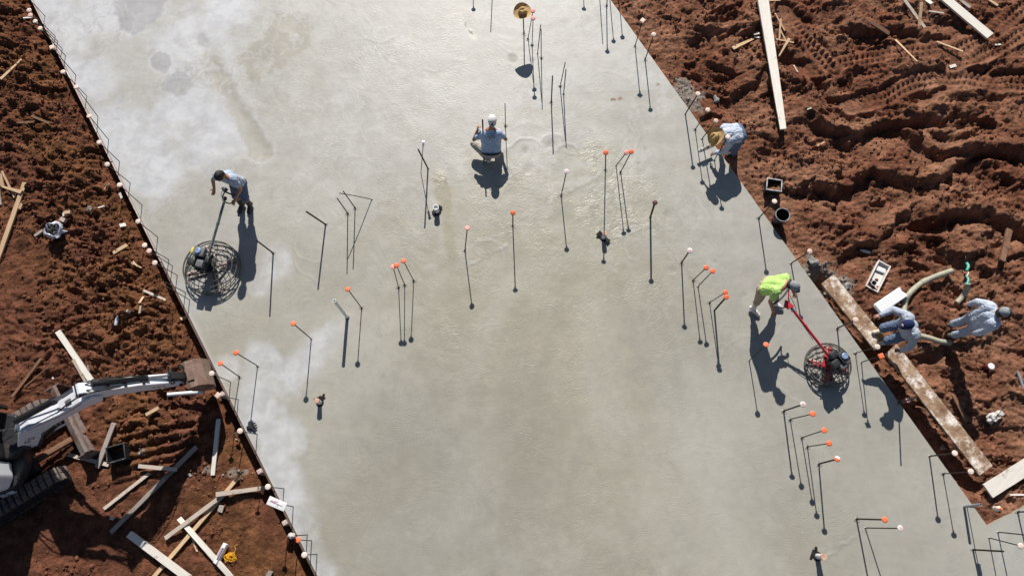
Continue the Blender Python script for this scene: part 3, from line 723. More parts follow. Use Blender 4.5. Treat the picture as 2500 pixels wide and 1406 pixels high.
# cast sides
def side_wall(pts):
    global V3, SF
    k = len(pts); o = len(V3); p = np.asarray(pts)
    V3 = np.concatenate([V3, np.column_stack([p, np.zeros(k)-.001]), np.column_stack([p, np.full(k, -.45)])])
    q = np.arange(k-1); SF = np.concatenate([SF, np.stack([o+q, o+q+1, o+k+q+1, o+k+q], -1)])
side_wall([(left_x(y), y) for y in np.linspace(18, -6, 60)])
side_wall([(right_x(y), y) for y in np.linspace(18, RB[1], 40)])
side_wall([(x, notch_y(x)) for x in np.linspace(RB[0], RB[0]+10, 20)])
me = bpy.data.meshes.new('concrete_slab'); me.vertices.add(len(V3)); me.vertices.foreach_set('co', V3.astype(np.float32).ravel())
me.loops.add(len(SF)*4); me.loops.foreach_set('vertex_index', SF.astype(np.int32).ravel())
me.polygons.add(len(SF)); me.polygons.foreach_set('loop_start', np.arange(0, len(SF)*4, 4, dtype=np.int32))
me.polygons.foreach_set('use_smooth', np.ones(len(SF), bool)); me.update(calc_edges=True)
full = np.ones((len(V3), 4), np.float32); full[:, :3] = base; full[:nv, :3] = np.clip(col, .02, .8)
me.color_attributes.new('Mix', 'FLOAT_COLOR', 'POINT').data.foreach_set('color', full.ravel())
fw = np.zeros((len(V3), 4), np.float32); fw[:, 3] = 1; fw[:, 0] = .6; fw[:nv, 0] = rough; fw[:nv, 1] = rip
me.color_attributes.new('Finish', 'FLOAT_COLOR', 'POINT').data.foreach_set('color', fw.ravel())
cm = bpy.data.materials.new('fresh_concrete'); cm.use_nodes = True; nt = cm.node_tree; n = nt.nodes; L = nt.links; b = n['Principled BSDF']
a1 = n.new('ShaderNodeAttribute'); a1.attribute_name = 'Mix'; a2 = n.new('ShaderNodeAttribute'); a2.attribute_name = 'Finish'
sp = n.new('ShaderNodeSeparateColor'); L.new(a2.outputs['Color'], sp.inputs[0])
tc = n.new('ShaderNodeTexCoord')
# fine mottling of the cement paste
t1 = n.new('ShaderNodeTexNoise'); t1.inputs['Scale'].default_value = 5; t1.inputs['Detail'].default_value = 9; t1.inputs['Roughness'].default_value = .68; t1.inputs['Distortion'].default_value = .6
L.new(tc.outputs['Object'], t1.inputs['Vector'])
mr = n.new('ShaderNodeMapRange'); mr.inputs[1].default_value = .3; mr.inputs[2].default_value = .7; mr.inputs[3].default_value = .93; mr.inputs[4].default_value = 1.06; L.new(t1.outputs['Fac'], mr.inputs[0])
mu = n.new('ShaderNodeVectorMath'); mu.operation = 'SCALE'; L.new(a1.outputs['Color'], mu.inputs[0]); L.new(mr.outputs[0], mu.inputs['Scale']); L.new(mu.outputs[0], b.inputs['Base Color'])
L.new(sp.outputs[0], b.inputs['Roughness'])
# ripples of the screed and float: short wavelets, bent along slow arcs
sw = n.new('ShaderNodeTexNoise'); sw.inputs['Scale'].default_value = 1.0; sw.inputs['Detail'].default_value = 3; L.new(tc.outputs['Object'], sw.inputs['Vector'])
av = n.new('ShaderNodeVectorMath'); av.operation = 'SCALE'; av.inputs['Scale'].default_value = 1.3; L.new(sw.outputs['Color'], av.inputs[0])
ad = n.new('ShaderNodeVectorMath'); ad.operation = 'ADD'; L.new(tc.outputs['Object'], ad.inputs[0]); L.new(av.outputs[0], ad.inputs[1])
mp = n.new('ShaderNodeMapping'); mp.inputs['Scale'].default_value = (9, 21, 14); L.new(ad.outputs[0], mp.inputs[0])
t2 = n.new('ShaderNodeTexNoise'); t2.inputs['Scale'].default_value = 1.25; t2.inputs['Detail'].default_value = 3; t2.inputs['Roughness'].default_value = .6; L.new(mp.outputs[0], t2.inputs['Vector'])
pm = n.new('ShaderNodeTexNoise'); pm.inputs['Scale'].default_value = 1.1; pm.inputs['Detail'].default_value = 3; L.new(tc.outputs['Object'], pm.inputs['Vector'])
pr = n.new('ShaderNodeMapRange'); pr.inputs[1].default_value = .36; pr.inputs[2].default_value = .62; pr.inputs[3].default_value = .15; pr.inputs[4].default_value = 1.0; L.new(pm.outputs['Fac'], pr.inputs[0])
mm = n.new('ShaderNodeMath'); mm.operation = 'MULTIPLY'; L.new(sp.outputs[1], mm.inputs[0]); L.new(pr.outputs[0], mm.inputs[1])
mh = n.new('ShaderNodeMath'); mh.operation = 'MULTIPLY'; L.new(t2.outputs['Fac'], mh.inputs[0]); L.new(mm.outputs[0], mh.inputs[1])
bp = n.new('ShaderNodeBump'); bp.inputs['Strength'].default_value = .8; bp.inputs['Distance'].default_value = .017; L.new(mh.outputs[0], bp.inputs['Height'])
t3 = n.new('ShaderNodeTexNoise'); t3.inputs['Scale'].default_value = 28; t3.inputs['Detail'].default_value = 5; L.new(tc.outputs['Object'], t3.inputs['Vector'])
b2 = n.new('ShaderNodeBump'); b2.inputs['Strength'].default_value = .12; b2.inputs['Distance'].default_value = .01; L.new(t3.outputs['Fac'], b2.inputs['Height']); L.new(bp.outputs[0], b2.inputs['Normal'])
L.new(b2.outputs[0], b.inputs['Normal'])
me.materials.append(cm); MATS['fresh_concrete'] = cm
slab = bpy.data.objects.new('concrete_slab', me); COL.objects.link(slab); tag(slab, kind='structure')
# ------------------------------------------------------------------ form boards and stakes along the left slab edge
fb_n = 6
for i in range(fb_n):
    y0 = 12.6-i*2.45; y1 = y0-2.43
    a = np.array([left_x(y0)-.032, y0, -.15+.012*(i % 2)]); b = np.array([left_x(y1)-.032, y1, -.15-.010*((i+1) % 2)])
    if b[1] < -2.4: b = np.array([left_x(-2.2)-.032, -2.2, -.15])
    mb = MB(); d = b-a; Lb = np.linalg.norm(d); mb.box((Lb/2, 0, 0), (Lb, .03, .28), bev=.004)
    o = mb.build('form_board', 'form_wood' if i < 3 else 'form_shaded'); o.location = a; o.rotation_euler = (0, 0, math.atan2(d[1], d[0]))
    where = ['at its top end beside the crowded pale caps', 'below the square pale cap', 'opposite the worker on the big trowel', 'beside the big round trowel', 'behind the raised steel bucket', 'at its bottom end by the orange cap'][i]
    tag(o, 'long form board edging the slab '+where, 'form board', 'form boards along the left slab edge')
for px, py, lab in ((562, 962, 'square wooden stake nailed to the form board by the steel bucket'), (644, 1150, 'square wooden stake on the form board above the white tool box'), (703, 1275, 'square wooden stake on the form board just above the white crumpled cap')):
    c = P(px, py, .0); y = c[1]; x = left_x(y)-.11
    mb = MB(); mb.box((0, 0, -.2), (.09, .09, .44), bev=.006)
    o = mb.build('form_stake', 'form_wood'); o.location = (x, y, .03); o.rotation_euler = (rad(2), rad(-3), math.atan2(_ld[1], _ld[0])); tag(o, lab, 'stake', 'stakes holding the form boards')

# ------------------------------------------------------------------ reinforcing bars with safety caps
def round_cap():
    mb = MB(); mb.lathe([(.0001, .016), (.012, .0155), (.013, .012), (.030, .0105), (.031, .0125), (.049, .007), (.0545, .0), (.0535, -.008), (.047, -.010), (.018, -.013), (.0165, -.07), (.011, -.07)], 24)
    for k in range(8):
        a = k*math.pi/4; mb.box((.03*math.cos(a), .03*math.sin(a), .0105), (.036, .004, .006), np.array([[math.cos(a), -math.sin(a), 0], [math.sin(a), math.cos(a), 0], [0, 0, 1]]))
    return mb
def square_cap():
    mb = MB(); mb.box((0, 0, 0), (.098, .098, .018), bev=.006); mb.box((0, 0, .011), (.07, .07, .006)); mb.lathe([(.02, -.008), (.018, -.075), (.011, -.075)], 14)
    return mb
CAPS = {}
for nm in ('cap_orange', 'cap_pink', 'cap_pale', 'cap_cream', 'cap_bronze'):
    CAPS[nm] = round_cap().mesh('cap', nm); CAPS[nm+'_sq'] = square_cap().mesh('cap', nm)
mb = round_cap(); mb.m = [1 if (sum(mb.v[i][0] for i in f)/len(f)) < -.008 else 0 for f in mb.f]; CAPS['cap_half'] = mb.mesh('cap', ['cap_orange', 'white_plastic'])
mb = round_cap(); mb.m = [1 if max(math.hypot(mb.v[i][0], mb.v[i][1]) for i in f) > .045 else 0 for f in mb.f]; CAPS['cap_ringed'] = mb.mesh('cap', ['cap_pink', 'white_plastic'])
_smear = MB(); _smear.lathe([(.034, -.012), (.026, .006), (.014, .018), (.009, .02)], 9); SMEAR = _smear.mesh('concrete_collar', 'wet_smear')
_tie = MB()
for k in range(3):
    a = 2.1*k; _tie.tube([(0, 0, .02), (.03*math.cos(a), .03*math.sin(a), .03), (.06*math.cos(a+.4), .06*math.sin(a+.4), .02)], .0035, 5)
_tie.ring((0, 0, .02), .016, .005, 10, 5); TIE = _tie.mesh('tie_wire', 'rebar_steel')
def rod_top(b, t, tip):
    B = P(*b)
    if tip is not None:
        return P3(*t, *tip)
    hs = np.linspace(.7, 1.2, 101); e = [np.hypot(*(proj(B+np.array([0, 0, h]))-np.array(t))) for h in hs]
    return P(*t, float(hs[int(np.argmin(e))]))
def put(name, me, parent, loc, d=None, rot=None):
    o = bpy.data.objects.new(name, me); COL.objects.link(o); o.parent = parent; o.location = loc
    if d is not None: o.rotation_euler = Vector(d).to_track_quat('Z', 'Y').to_euler()
    if rot is not None: o.rotation_euler = rot
    return o
def rebar(b, t, tip, cap, r, label, group, base_z=-.06, via=None, smear=True, steel='rebar_steel'):
    B = P(*b); T = rod_top(b, t, tip)
    o = thing('rebar', label, 'rebar', B, group)
    d = (T-B)/np.linalg.norm(T-B); pts = [B-d*.08, B, B+(T-B)*.5, T] if via is None else [B-np.array([0, 0, .08]), B]+via+[T]
    n = 40 if r < .02 else 30
    mb = MB(); mb.tube(pts, r, 7)
    for k in range(n):                                            # deformation ribs rolled onto the bar
        if via is None: q = B+(T-B)*((k+.5)/n); mb.ring(q, r, r*.16, 7, 3, ax=d)
    mb.build('bar', steel, o)
    if smear: put('concrete_collar', SMEAR, o, (0, 0, 0), rot=(0, 0, random.uniform(0, 6))).scale = (random.uniform(.7, 1.3),)*3
    if smear and random.random() < .7: put('tie_wire', TIE, o, (0, 0, .0), rot=(0, 0, random.uniform(0, 6)))
    if cap in CAPS:
        dd = T-B; dd = dd/np.linalg.norm(dd)+np.array([random.uniform(-.10, .10), random.uniform(-.10, .10), 0])
        put('cap', CAPS[cap], o, tuple(T-B+np.array([0, 0, .005])), dd)
    return o, B, T
GL, GM, GR = 'capped bars along the left slab edge', 'reinforcing bars standing in the slab', 'capped bars along the right slab edge'
LEFT = [
 ((110, 40), (42, -32), None, 'cap_cream', 'pale capped bar at the left slab edge, cut by the top of the picture'),
 ((135, 90), (71, 26), None, 'cap_cream', 'pale round capped bar highest at the left edge, above the short white splinter'),
 ((141, 102), (74, 38), None, 'cap_pale', 'dull pale capped bar touching the short white splinter in the dirt'),
 ((152, 120), (86, 53), None, 'cap_cream', 'pale capped bar just below the short white splinter at the left edge'),
 ((160, 137), (98, 70), None, 'cap_cream', 'pale round capped bar next above the pink square cap at the left edge'),
 ((185, 184), (127, 116), None, 'cap_pale_sq', 'bar with a pink square cap near the top of the left edge'),
 ((212, 235), (154, 176), None, 'cap_cream', 'pale round capped bar next below the pink square cap at the left edge'),
 ((239, 285), (186, 213), None, 'cap_cream', 'pale capped bar second below the pink square cap at the left edge'),
 ((265, 341), (218, 284), None, 'cap_pale', 'peach round capped bar on the left edge, third below the pink square cap'),
 ((292, 395), (242, 348), None, 'cap_cream', 'pale capped bar next below the peach cap at the upper left edge'),
 ((318, 447), (262, 402), None, 'cap_cream', 'pale capped bar second below the peach cap, above two wood scraps'),
 ((347, 501), (292, 452), None, 'cap_cream', 'pale capped bar beside a small upright white wood scrap at the left edge'),
 ((385, 579), (337, 541), None, 'cap_cream', 'pale capped bar beside the pale wood block, left of the worker on the trowel'),
 ((412, 634), (353, 599), None, 'cap_cream', 'upper cap of three close together left of the big round trowel'),
 ((421, 649), (364, 613), None, 'cap_pale', 'middle cap of three close together left of the big round trowel'),
 ((433, 672), (378, 642), None, 'cap_cream', 'lowest cap of three close together left of the big round trowel'),
 ((453, 714), (404, 689), None, 'none', 'bare thin bar leaning over the left edge below the three close caps'),
 ((463, 732), (409, 701), None, 'none', 'bare bar at the left edge beside the white tipped stick'),
 ((563, 932), (517, 912), None, 'cap_cream', 'pale round capped bar beside the rusty excavator bucket'),
 ((582, 975), (532, 965), None, 'cap_pale_sq', 'bar with a peach square cap just below the excavator bucket'),
 ((628, 1060), (586, 1052), None, 'cap_cream', 'pale capped bar next to the black glove at the slab edge'),
 ((693, 1192), (654, 1188), None, 'cap_cream', 'pale capped bar at the end of a long lath above the white tool tray'),
 ((774, 1352), (743, 1354), None, 'cap_cream', 'pale capped bar lowest on the left slab edge'),
 ((761, 1319), (727, 1317), None, 'cap_orange', 'only bright orange capped bar leaning out over the left slab edge'),
]
for b, t, tip, cap, lab in LEFT:
    rebar(b, t, tip, cap, .0085, lab, GL, smear=False, steel='rebar_grey')
MID = [
 ((1289, 96), (1301, 28), (1304, 220), 'cap_pink', .009, 'upper of two pink capped bars right of the straw hat'),
 ((1299, 111), (1301.5, 46), (1305, 239), 'cap_pink', .009, 'lower of two pink capped bars right of the straw hat'),
 ((1312.5, 132), (1320, 61), None, 'none', .010, 'left bare bar of the leaning pair below the straw hat'),
 ((1321.5, 143), (1321, 72), (1324, 268), 'none', .010, 'right bare bar of the leaning pair below the straw hat'),
 ((1346, 250), (1349, 186), (1350, 377), 'none', .014, 'single thick bare bar standing above the two round patches'),
 ((1367.5, 212), (1380, 153), (1383, 345), 'none', .010, 'left bare bar of the pair above and right of the round patches'),
 ((1376, 230), (1382, 170), (1383, 362), 'none', .011, 'right bare bar of the pair above and right of the round patches'),
 ((1234, 308), (1233, 253), (1240, 441), 'none', .009, 'bare bar standing right beside the crouching worker in white cap'),
 ((1481, 16), (1486, -42), (1495, 129), 'cap_pink', .012, 'thick bar at the right edge cut by the top of the picture'),
 ((1550.5, 113), (1569, 51), (1562, 233), 'cap_cream_sq', .011, 'bar with a pale square cap near the top of the right edge'),
 ((1045, 412), (1021, 365), (1038, 557), 'none', .016, 'thick bare bar leaning left beside the thin white topped bar'),
 ((795, 548), (748, 517), (775, 708), 'none', .017, 'thick bare bar standing alone left of the bent bars'),
 ((849, 521), (823, 484), (847, 670), 'none', .011, 'left straight bare bar of the group with one bent bar'),
 ((867, 508), (838, 467), (862, 658), 'none', .011, 'right straight bare bar of the group with one bent bar'),
 ((667, 618), (625, 586), (659, 772), 'none', .016, 'thick bare bar right of the big round trowel'),
 ((1478, 415), (1479, 373), (1476, 640), 'cap_orange', .012, 'orange capped bar straight above the black winged pipe stub'),
 ((1504, 405), (1529, 373), (1523, 570), 'cap_pink', .010, 'left bar of two whose orange caps touch'),
 ((1515, 421), (1541, 371), (1534, 563), 'cap_orange', .011, 'right bar of two whose orange caps touch'),
 ((1370, 478), (1383, 419), (1384, 610), 'cap_ringed', .011, 'pale pink capped bar between the crouching worker and the winged stub'),
 ((1252, 551), (1252, 520), (1258, 709), 'cap_orange', .012, 'orange capped bar in the middle, right of the pink capped one'),
 ((1135, 612), (1141, 557), (1152, 748), 'cap_pink', .011, 'pink capped bar with a curved trowel mark at its foot'),
 ((973, 702), (960, 652), (979, 838), 'cap_pink', .009, 'leftmost bar of the three standing close in the middle'),
 ((988, 695), (968, 648), (989, 838), 'cap_orange', .009, 'middle bar of the three standing close in the middle'),
 ((1010, 685), (985, 637), (1005, 829), 'cap_orange', .009, 'rightmost bar of the three standing close in the middle'),
 ((883, 752), (849, 706), (874, 889), 'cap_orange', .010, 'orange capped bar next to the leaning white pipe'),
 ((760, 827), (716, 790), (748, 975), 'cap_orange', .011, 'orange capped bar left of the leaning white pipe'),
 ((629, 893), (576, 861), (617, 1030), 'cap_orange', .010, 'right one of two orange capped bars above the bucket'),
 ((585, 920), (538, 887), (582, 1015), 'cap_orange', .010, 'orange capped bar nearest the excavator bucket'),
 ((1588, 530), (1599, 495), (1591, 687), 'cap_bronze', .020, 'thick bar with a dark brown cap'),
 ((1664, 641), (1684, 612), (1671, 798), 'cap_ringed', .014, 'whitish pink capped bar above two orange ones on the right'),
 ((1692, 684), (1724, 654), (1710, 835), 'cap_orange', .010, 'left of two orange capped bars below the whitish pink cap'),
 ((1704, 699), (1740, 662), (1725, 841), 'cap_orange', .010, 'right of two orange capped bars below the whitish pink cap'),
 ((1732, 739), (1771, 714), (1754, 893), 'cap_orange', .009, 'thin bar of the overlapping orange capped pair left of the lime worker'),
 ((1744, 758), (1773, 725), (1757, 903), 'cap_orange', .018, 'thick bar of the overlapping orange capped pair left of the lime worker'),
 ((1829, 880), (1870, 841), (1850, 1011), 'cap_orange', .010, 'orange capped bar standing over the lime worker\'s shadow'),
 ((1913, 1003), (1960, 987), (1934, 1164), 'cap_ringed', .015, 'pale pink capped bar at the head of the diagonal row of five'),
 ((1929, 1023), (1984, 1010), (1956, 1187), 'cap_orange', .010, 'second bar of the diagonal row, orange, just below the pale pink cap'),
 ((1957, 1068), (2012, 1050), (1982, 1225), 'cap_orange', .010, 'third bar in the middle of the diagonal row of five'),
 ((1971, 1090), (2024, 1082), (1993, 1258), 'cap_orange', .010, 'fourth bar of the diagonal row, orange, just above the half white cap'),
 ((1999, 1132), (2044, 1120), (2013, 1297), 'cap_half', .015, 'bar with a half orange, half white cap ending the diagonal row'),
 ((2091, 1266), (2160, 1268), (2112, 1425), 'cap_orange', .015, 'orange capped thick bar lowest on the right, above the winged stub'),
 ((2112, 1288), (2198, 1289), (2147, 1430), 'cap_ringed', .011, 'white rimmed pink capped bar lowest on the right'),
]
for b, t, tip, cap, r, lab in MID:
    rebar(b, t, tip, cap, r, lab, GM)
# the bent bar of the group of three
B = P(908, 487); T = P3(829, 472, 849, 632); M1 = B+(T-B)*.5+np.array([0, 0, .02])
rebar((908, 487), (829, 472), (849, 632), 'none', .009, 'thin bar leaning far over across its two bare neighbours', GM, via=[M1])
RIGHT = [
 ((1575, 146), (1596, 85), (1588, 269), 'cap_cream', .012, 'pale round capped bar just below the pale square cap, top right edge'),
 ((1673, 279), (1704, 230), (1692, 409), 'cap_cream', .014, 'pale capped bar beside the grey concrete spill on the right edge'),
 ((1697, 317), (1728, 269), (1716, 446), 'cap_cream', .010, 'pale capped bar next above the peach cap by the worker in straw hat'),
 ((1714, 339), (1748, 296), (1733, 460), 'cap_pale', .011, 'peach capped bar touching the straw hat of the bending worker'),
 ((1744, 391), (1777, 335), (1763, 510), 'cap_cream', .010, 'pale capped bar over the back of the bending worker'),
 ((1852, 533), (1891, 492), (1871, 665), 'cap_cream', .013, 'pale capped bar beside the black bucket'),
 ((1931, 643), (1977, 614), (1954, 775), 'cap_pale', .013, 'peach capped bar behind the worker in the lime shirt'),
 ((2044, 801), (2089, 781), (2060, 953), 'cap_pale', .014, 'peach capped bar over the upper end of the crusted plank'),
 ((2088, 862), (2142, 847), (2111, 1014), 'cap_cream', .009, 'pale round capped bar at the boots of the worker in navy cap'),
 ((2103, 884), (2151, 869), (2117, 1036), 'cap_orange_sq', .010, 'bar with a bright orange square cap over the crusted plank'),
 ((2193, 983), (2236, 971), (2202, 1138), 'none', .014, 'bare bar beside the short stub at the right slab edge'),
 ((2269, 1113), (2331, 1106), (2290, 1268), 'cap_cream', .014, 'pale capped bar in front of a pale wood block by the plank'),
 ((2302, 1156), (2370, 1151), (2328, 1305), 'cap_cream', .010, 'pale capped bar near the lower end of the crusted plank'),
 ((2436, 1298), (2512, 1306), None, 'none', .011, 'bare upper bar of the two crossing near the notch corner'),
 ((2414, 1312), (2492, 1332), None, 'cap_cream', .010, 'pale capped bar near the lower right corner of the picture'),
 ((2375, 1341), (2450, 1345), None, 'none', .016, 'thick bare bar lowest at the right below the notch corner'),
 ((2484, 1249), (2560, 1247), None, 'none', .014, 'bare bar standing on the pale strip right of the notch'),
]
for b, t, tip, cap, r, lab in RIGHT:
    rebar(b, t, tip, cap, r, lab, GR)
# bars just beyond the top edge whose shadows lie on the slab
for i, (b, tip, cap) in enumerate((((1153, -88), (1156, 24), 'cap_pink'), ((1203, -30), (1198, 80), 'none'), ((1423, -90), (1425.6, 23), 'cap_pink'), ((1463, -20), (1471.7, 109), 'none'), ((1488, -10), (1498, 102), 'cap_pink'), ((1510, -22), (1519.5, 92), 'cap_cream'))):
    Tz = P(*tip); B0 = P(*b); h = 1.06; T = Tz+SUN*(h/SUN[2]); t = proj(T)
    rebar(b, tuple(t), tip, cap, .010, ('capped bar above the frame whose round shadow lies left of the straw hat', 'bare bar above the frame with a plain shadow left of the straw hat', 'capped bar above the frame casting the lone round shadow between hat and right edge',
          'bare bar above the frame casting the long plain shadow near the top right edge', 'capped bar above the frame, its round shadow between the thick bar and the slab edge', 'capped bar above the frame whose round shadow nearly touches the right slab edge')[i], 'slab bars beyond the top of the picture')

# ------------------------------------------------------------------ things stuck on bars
def straw_hat(c, M, label, name='straw_hat', parent=None):
    mb = MB(); v = []; f = []; n = 36
    prof = [(.0001, .118), (.03, .120), (.06, .112), (.078, .088), (.084, .05), (.088, .018), (.098, .008), (.13, .006), (.165, .012), (.188, .022), (.186, .018), (.16, .006), (.10, .0), (.09, .006), (.08, .05)]
    mb.lathe(prof, n)
    vv = []
    for (x, y, z) in mb.v:
        r = math.hypot(x, y); k = max(0, (r-.09)/.1)
        z += .045*k*k*(abs(y)/max(r, 1e-6))**2-.035*k*(abs(x)/max(r, 1e-6))**2
        if r < .07 and z > .08: z -= .035*math.exp(-(y/.022)**2)*(1-r/.09) + .012*math.exp(-((x-.05)/.02)**2)
        vv.append((x*1.04, y*.96, z))
    mb.v = vv; v = (np.array(mb.v)*1.1)@np.asarray(M).T+np.asarray(c); mb.v = [tuple(p) for p in v]
    b2 = MB(); b2.lathe([(.0895, .018), (.0865, .042)], 30); v = np.array(b2.v); v[:, 0] *= 1.045; v[:, 1] *= .965; b2.v = [tuple(p) for p in (v*1.1)@np.asarray(M).T+np.asarray(c)]
    if parent is None:
        o = thing(name, label, 'hat', c); mb.build('brim', 'straw', o); b2.build('hat_band', 'straw_band', o)
    else:
        h = sub(mb.build(name, 'straw', parent), parent); b2.build('hat_band', 'straw_band', h); o = h
    return o
def rotz(a): return np.array([[math.cos(a), -math.sin(a), 0], [math.sin(a), math.cos(a), 0], [0, 0, 1]])
def rotx(a): return np.array([[1, 0, 0], [0, math.cos(a), -math.sin(a)], [0, math.sin(a), math.cos(a)]])
def roty(a): return np.array([[math.cos(a), 0, math.sin(a)], [0, 1, 0], [-math.sin(a), 0, math.cos(a)]])
ob, B, T = rebar((1279, 82), (1277, 28), (1279, 172), 'none', .013, 'bar that carries the straw hat at the top', GM)
straw_hat(T+np.array([-.01, .0, -.03]), rotz(rad(20))@rotx(rad(8)), 'woven straw hat hung on top of a bar at the top of the picture')
# white flat tool tray balanced on a bar at the left edge
ob, B, T = rebar((716, 1236), (677, 1229), None, 'none', .0085, 'bar that carries the flat white printed piece', GL, smear=False)
ax = P(693, 1238, 1.0)-P(653, 1221, 1.0); ang = math.atan2(ax[1], ax[0])
t = thing('packaging_piece', 'flat white rectangular packaging with grey and pink print stuck on a bar', 'packaging', T+np.array([0, 0, .01]))
mb = MB(); mb.box(T+np.array([0, 0, .02]), (.36, .155, .028), rotz(ang), bev=.008); mb.build('board', 'white_plastic', t)
for dx, dy, sx_, sy_, m in ((-.01, -.005, .26, .012, 'print_grey'), (.03, -.02, .012, .055, 'print_grey'), (-.07, .012, .12, .028, 'logo_pink'), (-.02, .03, .07, .014, 'logo_pink')):
    q = T+np.array([0, 0, .0353])+rotz(ang)@np.array([dx, dy, 0]); mb = MB(); mb.box(q, (sx_, sy_, .002), rotz(ang)); mb.build('print', m, t)
# crumpled white cup as a cap
ob, B, T = rebar((750, 1305), (712, 1307), None, 'none', .0085, 'bar that carries the crumpled white cup', GL, smear=False)
def crumple(mb, amp, seed, sc=.05):
    v = np.array(mb.v); r = np.random.default_rng(seed); o = r.uniform(0, 50, 3)
    d = np.stack([pn(v[:, 0]/sc+o[0]+v[:, 2]/sc*.7, v[:, 1]/sc+o[1]-v[:, 2]/sc*.6, k) for k in (1, 2, 3)], 1)
    mb.v = [tuple(p) for p in v+amp*d]; return mb
mb = MB(); mb.ell((0, 0, 0), (.068, .055, .05), n=22, k=14); crumple(mb, .022, 4, .045); mb.v = [tuple(np.array(p)+T) for p in mb.v]
single(mb, 'crumpled_cup', 'rag_white', 'crumpled white cup stuck on a bar just above the orange cap', 'cup', T)
# black glove
c = P(611, 1043, .03); t = thing('work_glove', 'black work glove lying on the slab edge beside a pale capped bar', 'glove', c)
mb = MB(); mb.ell(c, (.075, .055, .03)); crumple(mb, .012, 9, .03); mb.build('palm', 'glove_black', t)
for k in range(5):
    a = rad(-35+k*26); mb = MB(); d = np.array([math.cos(a), math.sin(a), 0]); mb.tube([c+d*.05, c+d*.10+np.array([0, 0, .012]), c+d*.14], [.018, .016, .010], 8); mb.build('finger', 'glove_black', t)

# ------------------------------------------------------------------ pipes in the slab
def stub(px, py, h, lean, r, top, label, wing, name='pipe_stub'):
    c = P(px, py); t = thing(name, label, 'pipe', c, 'pipe stubs standing in the slab')
    d = np.array([lean[0], lean[1], 1.0]); d /= np.linalg.norm(d)
    mb = MB(); mb.lathe([(r, -.06), (r, h*.72), (r*1.12, h*.73), (r*1.12, h), (r*.86, h), (r*.84, h-.05), (.0001, h-.05)], 20, o=c, ax=d); mb.build('pipe', 'pvc', t)
    if top:
        mb = MB(); mb.lathe([(r*1.16, h-.035), (r*1.17, h+.006), (r*.9, h+.008), (.0001, h+.004)], 18, o=c, ax=d); mb.build('tape', top, t)
    for (a0, dist, w, l) in wing:                              # black felt flaps wrapped round its foot
        a = rad(a0); M = rotz(a)@rotx(rad(20)); p = c+rotz(a)@np.array([0, dist, .02]); mb = MB(); mb.box(p, (w, l, .02), M, bev=.006); mb.build('flap', 'black_felt', t)
    mb = MB(); mb.lathe([(r*1.9, -.01), (r*1.7, .012), (r*1.1, .02)], 14, o=c); mb.build('collar', 'black_felt', t)
    return t
stub(1473, 581, .26, (.02, .04), .045, 'pipe_tape', 'white pipe stub with brown tape and two black flaps, centre right', [(45, .09, .13, .15), (-135, .08, .10, .16)])
stub(1067, 517, .24, (0, .02), .055, None, 'white capped pipe stub with dark flaps in the middle left', [(-38, .10, .09, .10), (120, .07, .1, .08)])
stub(781, 983, .25, (.02, .05), .045, 'pipe_tape', 'white pipe stub with brown top and a folded dark flap near the left edge', [(-30, .10, .05, .20), (25, .10, .16, .05)])
stub(1995, 1357, .30, (.02, .02), .05, 'pipe_tape', 'white pipe stub with brown taped top at the lower right', [(5, .10, .05, .16), (62, .10, .17, .05)])
B = P(848, 775); T = P3(816, 734, 838, 893); t = thing('standing_pipe', 'tall white plastic pipe leaning in the slab, left of the middle', 'pipe', B)
d = (T-B)/np.linalg.norm(T-B); Lp = np.linalg.norm(T-B)
mb = MB(); mb.lathe([(.034, -.05), (.034, Lp-.01), (.036, Lp), (.027, Lp), (.026, Lp-.2), (.0001, Lp-.2)], 18, o=B, ax=d); mb.build('pipe', 'pvc', t)
mb = MB(); mb.lathe([(.046, -.02), (.043, .02), (.035, .025)], 12, o=B, ax=d); mb.build('foot_ring', 'rebar_steel', t)
# thin bar with a white topped cap, next to the thick bare bar
B = P(1027.5, 423); T = P3(1034, 346, 1050, 533); t = thing('marker_bar', 'thin bar with a small white tube on top, near the crouching worker', 'rebar', B)
mb = MB(); mb.tube([B-np.array([0, 0, .06]), B, T], .008, 7); mb.build('bar', 'rebar_steel', t)
d = (T-B)/np.linalg.norm(T-B); mb = MB(); mb.lathe([(.022, -.16), (.024, -.02), (.03, -.015), (.03, .004), (.0001, .008)], 14, o=T, ax=d); mb.build('tube', 'pvc', t)
# grey conduit and the bar with a cup at the notch
B = P(2354, 1236); T = P3(2394, 1231, 2367, 1324); mb = MB(); d = (T-B)/np.linalg.norm(T-B); Lp = np.linalg.norm(T-B); mb.lathe([(.026, -.05), (.026, Lp), (.019, Lp), (.019, Lp-.1), (.0001, Lp-.1)], 14, o=(0, 0, 0), ax=d)
o = mb.build('conduit_stub', 'conduit_grey'); o.location = B; tag(o, 'grey conduit stub standing at the slab edge above the notch corner', 'conduit')
B = P(2361, 1237); T = P3(2436, 1241, 2394, 1398); t = thing('rebar', 'bar with a crumpled white bottle and orange tip near the notch corner', 'rebar', B, GR)
mb = MB(); mb.tube([B-np.array([0, 0, .06]), T], .009, 7); mb.build('bar', 'rebar_steel', t)
d = (T-B)/np.linalg.norm(T-B)
mb = MB(); mb.lathe([(.03, -.10), (.044, -.09), (.040, -.05), (.044, -.01), (.046, .03), (.03, .07), (.02, .085)], 16, o=T, ax=d); crumple(mb, .008, 3, .04); mb.build('bottle', 'cap_cream', t)
mb = MB(); mb.lathe([(.022, .08), (.022, .11), (.0001, .115)], 12, o=T, ax=d); mb.build('bottle_cap', 'cap_orange', t)
